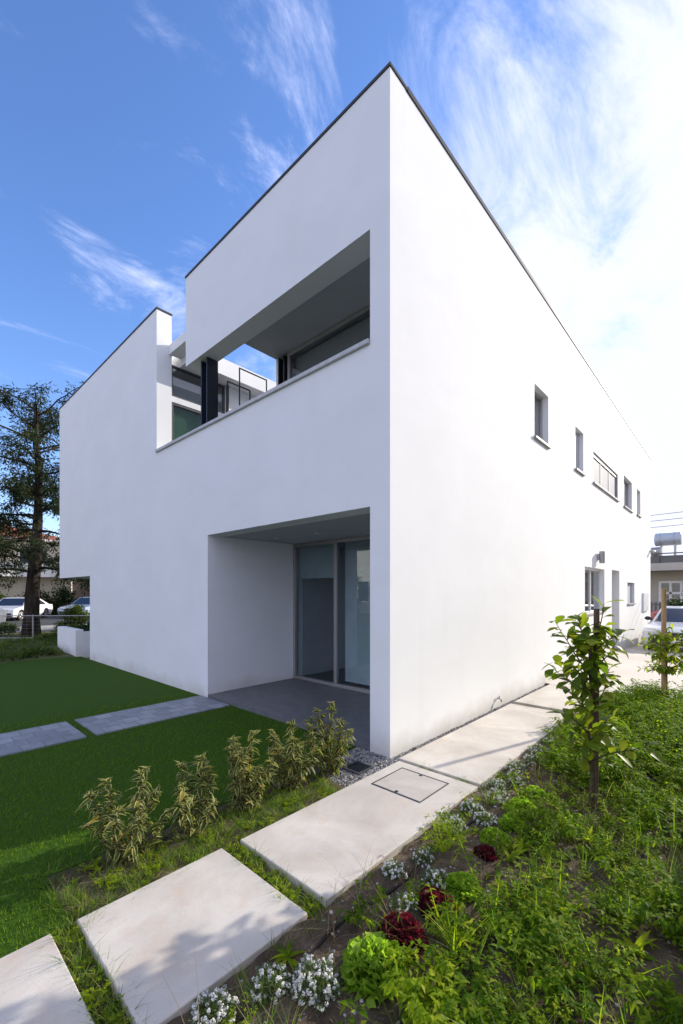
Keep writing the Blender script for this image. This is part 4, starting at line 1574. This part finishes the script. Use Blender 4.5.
# dark taller growth at the right, near the driveway
P = region(800, .3, 4.62, -3.1, -1.22, lambda x, y: .75 * max(0, min(1, (x - .3) / 1.5 + patch(x, y, 1.2, 2))) * max(0, min(1, (-1.10 - y) / .25)))
tag(strewn('tall_weeds', M['lf_weed'], [tmpl_parsley(s + 40, .32, 10, .034, 4) for s in range(3)] + [tmpl_stalk(s + 50, .40, .055) for s in range(2)], P, .6, 1.15),
    'taller dark green leafy growth beside the driveway', 'weeds')

# grass strip under the shrubs, in the slab joints and along slab edges
def strip(n, x0, x1, y0, y1, z=-.045):
    return np.column_stack([nr.uniform(x0, x1, n), nr.uniform(y0, y1, n), np.full(n, z)])


P = np.concatenate([strip(360, -2.83, -.85, -.13, .12, -.04), strip(190, -2.83, -.75, .10, .42, -.04), strip(60, -2.93, -2.83, -.95, -.13),
                    strip(45, -1.995, -1.88, -.95, -.14), strip(14, -.045, -.003, -.95, -.3, -.05), strip(24, 2.86, 2.98, -.95, -.14, -.05),
                    strip(60, -3.2, 3.0, -1.04, -.965, -.05), strip(26, -2.9, -2.75, -.3, .45, -.04)])
tag(strewn('path_grass', M['lf_grass'], [tmpl_tuft(s + 10, .095, 14, .0042) for s in range(5)], P, .45, 1.25),
    'grass and weeds growing between the slabs and under the shrubs', 'grass')
P = np.concatenate([strip(200, -2.8, -.8, -.13, .35, -.04), strip(60, -2.93, -2.83, -.95, -.13, -.05), strip(60, -1.995, -1.88, -.95, -.14, -.05),
                    strip(40, -.05, -.002, -.9, -.3, -.055)])
tag(strewn('path_seedlings', M['lf_light'], [tmpl_broad(s + 60, .05, 8, .028) for s in range(3)] + [tmpl_parsley(70, .07, 5, .011)], P, .5, 1.2),
    'tiny seedlings in the slab joints and under the shrubs', 'seedlings')

# artificial lawn pile
k = 120000
P = np.column_stack([nr.uniform(-5.2, -.02, k), nr.uniform(-.14, 4.2, k), np.full(k, -.023)])
dist = np.hypot(P[:, 0] + 3.485, P[:, 1] + 2.576)
m_ = (nr.random(k) < np.clip(2.6 / dist, .25, 1)) & ~((P[:, 0] > -2.84) & (P[:, 1] < .42)) & ~((P[:, 1] > 2.87) & (P[:, 1] < 3.74) & ((P[:, 0] > -1.82) | (P[:, 0] < -1.88)))
P = P[m_]
n = len(P)
Lw = Leaves()
az = nr.uniform(0, 6.28, n)
el = nr.uniform(.75, 1.5, n)
Lw.add(P, np.column_stack([np.cos(az) * np.cos(el), np.sin(az) * np.cos(el), np.sin(el)]), (0.3, 0, 1), nr.uniform(.022, .036, n), .0035, .25, 0, 'blade')
tag(Lw.build('lawn_pile', M['lf_lawn']), 'short dense green blades of the lawn', 'grass')['kind'] = 'stuff'

# verge weeds behind the lawn
k = 900
P = np.column_stack([nr.uniform(-5, 3, k), nr.uniform(10.3, 14.5, k), np.full(k, -.02)])
P = P[(P[:, 0] < -.2) | (P[:, 1] > 12)]
tag(strewn('verge_weeds', M['lf_hedge'], [tmpl_tuft(s + 90, .30, 16, .016) for s in range(2)] + [tmpl_broad(95, .2, 12, .16)], P, .5, 1.3),
    'rough weeds and grass on the verge behind the lawn', 'weeds')

# ---- gravel along the wall and round the corner
def gravel(name, P, r0, r1, label):
    ico = bmesh.new()
    bmesh.ops.create_icosphere(ico, subdivisions=1, radius=1)
    V0 = np.array([v.co[:] for v in ico.verts])
    T = np.array([[v.index for v in f.verts] for f in ico.faces])
    ico.free()
    k = len(P)
    sc = nr.uniform(r0, r1, (k, 1, 1)) * nr.uniform(.6, 1.2, (k, 1, 3)) * np.array([1, 1, .7])
    a = nr.uniform(0, 6.28, k)
    V = V0[None] * sc * nr.uniform(.85, 1.15, (k, len(V0), 1))
    X = V[..., 0] * np.cos(a)[:, None] - V[..., 1] * np.sin(a)[:, None]
    Y = V[..., 0] * np.sin(a)[:, None] + V[..., 1] * np.cos(a)[:, None]
    V = np.stack([X, Y, V[..., 2]], -1) + P[:, None, :]
    F = (T[None] + (np.arange(k) * len(V0))[:, None, None]).reshape(-1, 3)
    me = bpy.data.meshes.new(name)
    me.from_pydata(V.reshape(-1, 3).tolist(), [], F.tolist())
    me.materials.append(M['gravel'])
    o = link(name, me)
    tag(o, label, 'gravel')
    o['kind'] = 'stuff'


P = np.concatenate([strip(1500, .0, 4.6, -.105, -.006, -.035), strip(2300, -.78, .0, -.14, .44, -.03), strip(250, -.06, .0, -.3, -.1, -.03)])
gravel('gravel', P, .007, .015, 'grey pebbles along the foot of the wall and round its corner')
structure(MB().box(-.80, -.003, -.138, .455, -.1, -.035).build('gravel_bed', M['soil']))
k = 1600
P = region(k, -3.3, 2.5, -2.6, -.98, lambda x, y: .9)
P[:, 2] += .003
gravel('soil_crumbs', P, .004, .013, 'loose crumbs of soil and small stones in the bed')
dg = thing('drain_grate', 'small dark drain grate in the gravel by the house corner', 'drain', (-.42, .06, -.02))
b = MB()
frame_bars_x = [(-.53, -.31, -.04, -.025), (-.53, -.31, .155, .17), (-.53, -.515, -.025, .155), (-.325, -.31, -.025, .155)]
for a_, b_, c_, d_ in frame_bars_x:
    b.box(a_, b_, c_, d_, -.03, -.008)
b.build('rim', M['alu_dark'], dg)
b = MB()
for q in np.arange(-.505, -.33, .022):
    b.box(q, q + .010, -.0249, .1549, -.028, -.012)
b.build('grille', M['dark_steel'], dg)

# drip hoses lying on the soil
def hose(pts, label):
    P = [(x, y, soil_z(x, y) + .004) for x, y in pts]
    tag(MB().tube(P, .008, 8).build('drip_hose', M['hose'], smooth=True), label, 'hose', 'black drip hoses in the bed')


hose([(-2.6 + .1 * i, -1.13 - .03 * math.sin(i * .7)) for i in range(60)], 'thin black drip hose lying on bare soil nearest the path')
hose([(-2.4 + .1 * i, -1.66 - .04 * math.sin(i * .5)) for i in range(26)], 'thin black drip hose running through the weeds')


# ---- alyssum mounds, lettuces
def alyssum(x, y, r, nf, seed, label):
    q = np.random.default_rng(seed)
    t = thing('alyssum', label, 'flowers', (x, y, soil_z(x, y)), 'white alyssum mounds along the path')
    z0 = soil_z(x, y)
    n = int(900 * (r / .1) ** 1.3)
    u = unit(q.normal(0, 1, (n, 3)))
    u[:, 2] = np.abs(u[:, 2])
    rad = q.random((n, 1)) ** .4
    lump = 1 + .25 * np.sin(u[:, :1] * 5 + seed) * np.cos(u[:, 1:2] * 6)
    pos = u * rad * lump * np.array([r, r, r * .75]) + np.array([x, y, z0])
    L = Leaves()
    L.add(pos, u + q.normal(0, .5, (n, 3)) + np.array([0, 0, .3]), q.normal(0, .5, (n, 3)) + np.array([0, 0, 1]), q.uniform(.012, .026, n), q.uniform(.004, .007, n), .2, .1, 'leaf', st=(0, .5, 1))
    L.build('foliage', M['lf_alyssum'], t)
    c = unit(q.normal(0, 1, (nf, 3)))
    c[:, 2] = np.abs(c[:, 2]) * .9 + .12
    c = unit(c)
    lump = 1 + .25 * np.sin(c[:, :1] * 5 + seed) * np.cos(c[:, 1:2] * 6)
    hub = c * lump * q.uniform(.86, 1.04, (nf, 1)) * np.array([r, r, r * .8]) + np.array([x, y, z0])
    m = 16
    off = unit(q.normal(0, 1, (nf, m, 3)) + c[:, None] * .9)
    pp = (hub[:, None] + off * q.uniform(.004, .011, (nf, m, 1))).reshape(-1, 3)
    dd = np.cross(off.reshape(-1, 3), q.normal(0, 1, (nf * m, 3)))
    F = Leaves()
    F.add(pp - unit(dd) * .0035, dd, off.reshape(-1, 3), .0075, .0065, .0, .0, 'ovate', st=(0, .3, .7, 1))
    F.build('flowers', M['petal'], t)


def pxg(px, py):
    # ground point measured on the survey grid of the picture (computed once here to keep the planting list readable)
    u, v = (px - 341.5) / 426, (592 - py) / 426
    t_ = (-1.67) / v
    return (-3.485 + t_ * (u * .682 + .731), -2.576 + t_ * (u * -.732 + .681))


AL = [(-2.235, -1.26, .085, 60, 'densest white alyssum mound, beside the large green lettuce in front'),
      (-2.37, -1.13, .065, 26, 'greener alyssum mound between the dense white one and the foreground slab'),
      (-2.60, -1.06, .065, 38, 'alyssum cut off by the bottom picture edge, close against the foreground slab'),
      (-1.42, -1.08, .055, 34, 'small white alyssum alone on bare soil beside the slab with the cover'),
      (-1.62, -1.29, .06, 15, 'sparse grey alyssum on bare soil left of the dark red lettuce'),
      (-1.32, -1.30, .065, 34, 'white alyssum between the two foremost green lettuces, above the red one'),
      (-1.18, -1.13, .06, 22, 'alyssum next to the taller herb clump by the slab with the cover'),
      (-.73, -1.09, .08, 50, 'broad white alyssum at the slab edge below the inspection cover'),
      (-.50, -1.22, .065, 30, 'alyssum left of the row of small lime lettuces'),
      (-.42, -1.08, .07, 34, 'alyssum opposite the joint between the two long slabs'),
      (-.12, -1.16, .075, 36, 'alyssum just beyond the joint of the two long slabs'),
      (.10, -1.05, .075, 32, 'alyssum against the long slab under the wall, nearest the joint'),
      (.33, -1.14, .08, 34, 'alyssum beside the last small lime lettuce of the row'),
      (.58, -1.04, .08, 30, 'alyssum against the middle of the long slab under the wall'),
      (.85, -1.12, .085, 32, 'alyssum left of the foot of the nearer young tree'),
      (1.15, -1.05, .085, 30, 'alyssum behind the nearer young tree at the slab edge'),
      (1.55, -1.08, .085, 28, 'greyish alyssum well beyond the nearer young tree'),
      (2.0, -1.06, .085, 28, 'alyssum nearest the joint before the farthest slab')]
for i, (x, y, r, nf, lab) in enumerate(AL):
    alyssum(x, y, r * (1.3 if i < 3 else 1.2), int(nf * (2.3 if i < 3 else 1.7)), 300 + i, lab)


def lettuce(x, y, r, h, seed, label, mat='lf_lettuce', group='green lettuces in the bed', n=None, name='lettuce'):
    q = np.random.default_rng(seed)
    rg = random.Random(seed)
    r, h = r * 1.22, h * 1.2
    L = Leaves()
    z0 = soil_z(x, y) - .005
    n = n or 46
    for k in range(n):
        f = k / n
        a = k * 2.4 + rg.uniform(-.3, .3)
        el = .12 + 1.25 * f ** .8 + rg.uniform(-.12, .12)
        d = np.array([[math.cos(a) * math.cos(el), math.sin(a) * math.cos(el), math.sin(el) * (h / r) ** .5]])
        ln = r * (1.05 - .28 * f) * rg.uniform(.85, 1.12)
        wd = ln * rg.uniform(.65, .95)
        # a frilly leaf: fan of narrow wavy strips sharing the midrib
        base = np.array([[x + rg.uniform(-.01, .01), y + rg.uniform(-.01, .01), z0]])
        L.add(base, d, [(0, 0, 1)], ln, wd, .25 - .4 * f, .25, 'frill', st=(0, .3, .55, .75, .88, 1), wave=.10, rng=q)
        s = np.array([-math.sin(a), math.cos(a), 0])
        m = 9
        tpos = np.linspace(-.5, .5, m)
        dd = d[0] / np.linalg.norm(d[0])
        fr = base[0] + dd * ln * (.86 - .5 * tpos[:, None] ** 2) + s[None] * tpos[:, None] * wd * 1.0
        fr[:, 2] -= (.25 - .4 * f) * ln * .75 * math.cos(el)
        L.add(fr, dd[None] + s[None] * tpos[:, None] * 1.6 + q.normal(0, .5, (m, 3)), q.normal(0, 1, (m, 3)), ln * .26, ln * .26, .3, .3, 'frill', st=(0, .5, 1), wave=.25, rng=q)
    o = L.build(name, M[mat])
    tag(o, label, 'lettuce', group)
    return o


lettuce(-2.0, -1.40, .115, .12, 501, 'large bright green frilly lettuce in the foreground')
lettuce(-1.26, -1.43, .085, .085, 502, 'green lettuce just above the dark red lettuces')
lettuce(-.67, -1.37, .075, .08, 503, 'first small lime lettuce of the row, nearest the camera')
lettuce(-.42, -1.39, .075, .08, 504, 'second small lime lettuce in the row of four')
lettuce(-.17, -1.36, .085, .09, 505, 'widest lime lettuce, third in the row of four')
lettuce(.12, -1.37, .08, .085, 506, 'last lime lettuce of the row, nearest the young tree')
lettuce(1.05, -1.32, .12, .22, 507, 'tall lime green lettuce gone to leaf behind the nearer young tree', n=34)
lettuce(-1.80, -1.40, .095, .09, 511, 'largest dark red lettuce, right behind the big green one', 'lf_red', 'red lettuces in the bed')
lettuce(-1.50, -1.40, .08, .09, 512, 'dark red lettuce between the largest red one and a green lettuce', 'lf_red', 'red lettuces in the bed')
lettuce(-.87, -1.39, .055, .06, 513, 'smallest red lettuce, beside the row of lime lettuces', 'lf_red', 'red lettuces in the bed')


def herb(x, y, sc, tm, label, mat='lf_light', seed=0):
    L = Leaves()
    L.scatter(tm, np.array([[x, y, soil_z(x, y)]]), np.array([seed * 1.0]), np.array([sc]))
    tag(L.build('herb_plant', M[mat]), label, 'plant', 'leafy herb plants in the bed')


herb(-1.05, -1.20, 1.0, tmpl_parsley(101, .20, 22, .015), 'feathery herb clump next to the slab with the inspection cover')
herb(-.88, -1.17, .9, tmpl_parsley(102, .20, 20, .015), 'second feathery herb clump, nearer the inspection cover', seed=2)
herb(-1.98, -1.58, 1.0, tmpl_parsley(103, .18, 16, .030), 'leafy pale herb to the right of the large green lettuce', seed=3)
herb(-2.08, -1.72, 1.0, tmpl_parsley(104, .17, 16, .032), 'leafy pale herb at the bottom edge below the large green lettuce', seed=4)
herb(-1.70, -1.62, 1.0, tmpl_tuft(105, .20, 40, .010), 'pale grassy clump in front of the red lettuces', seed=5)
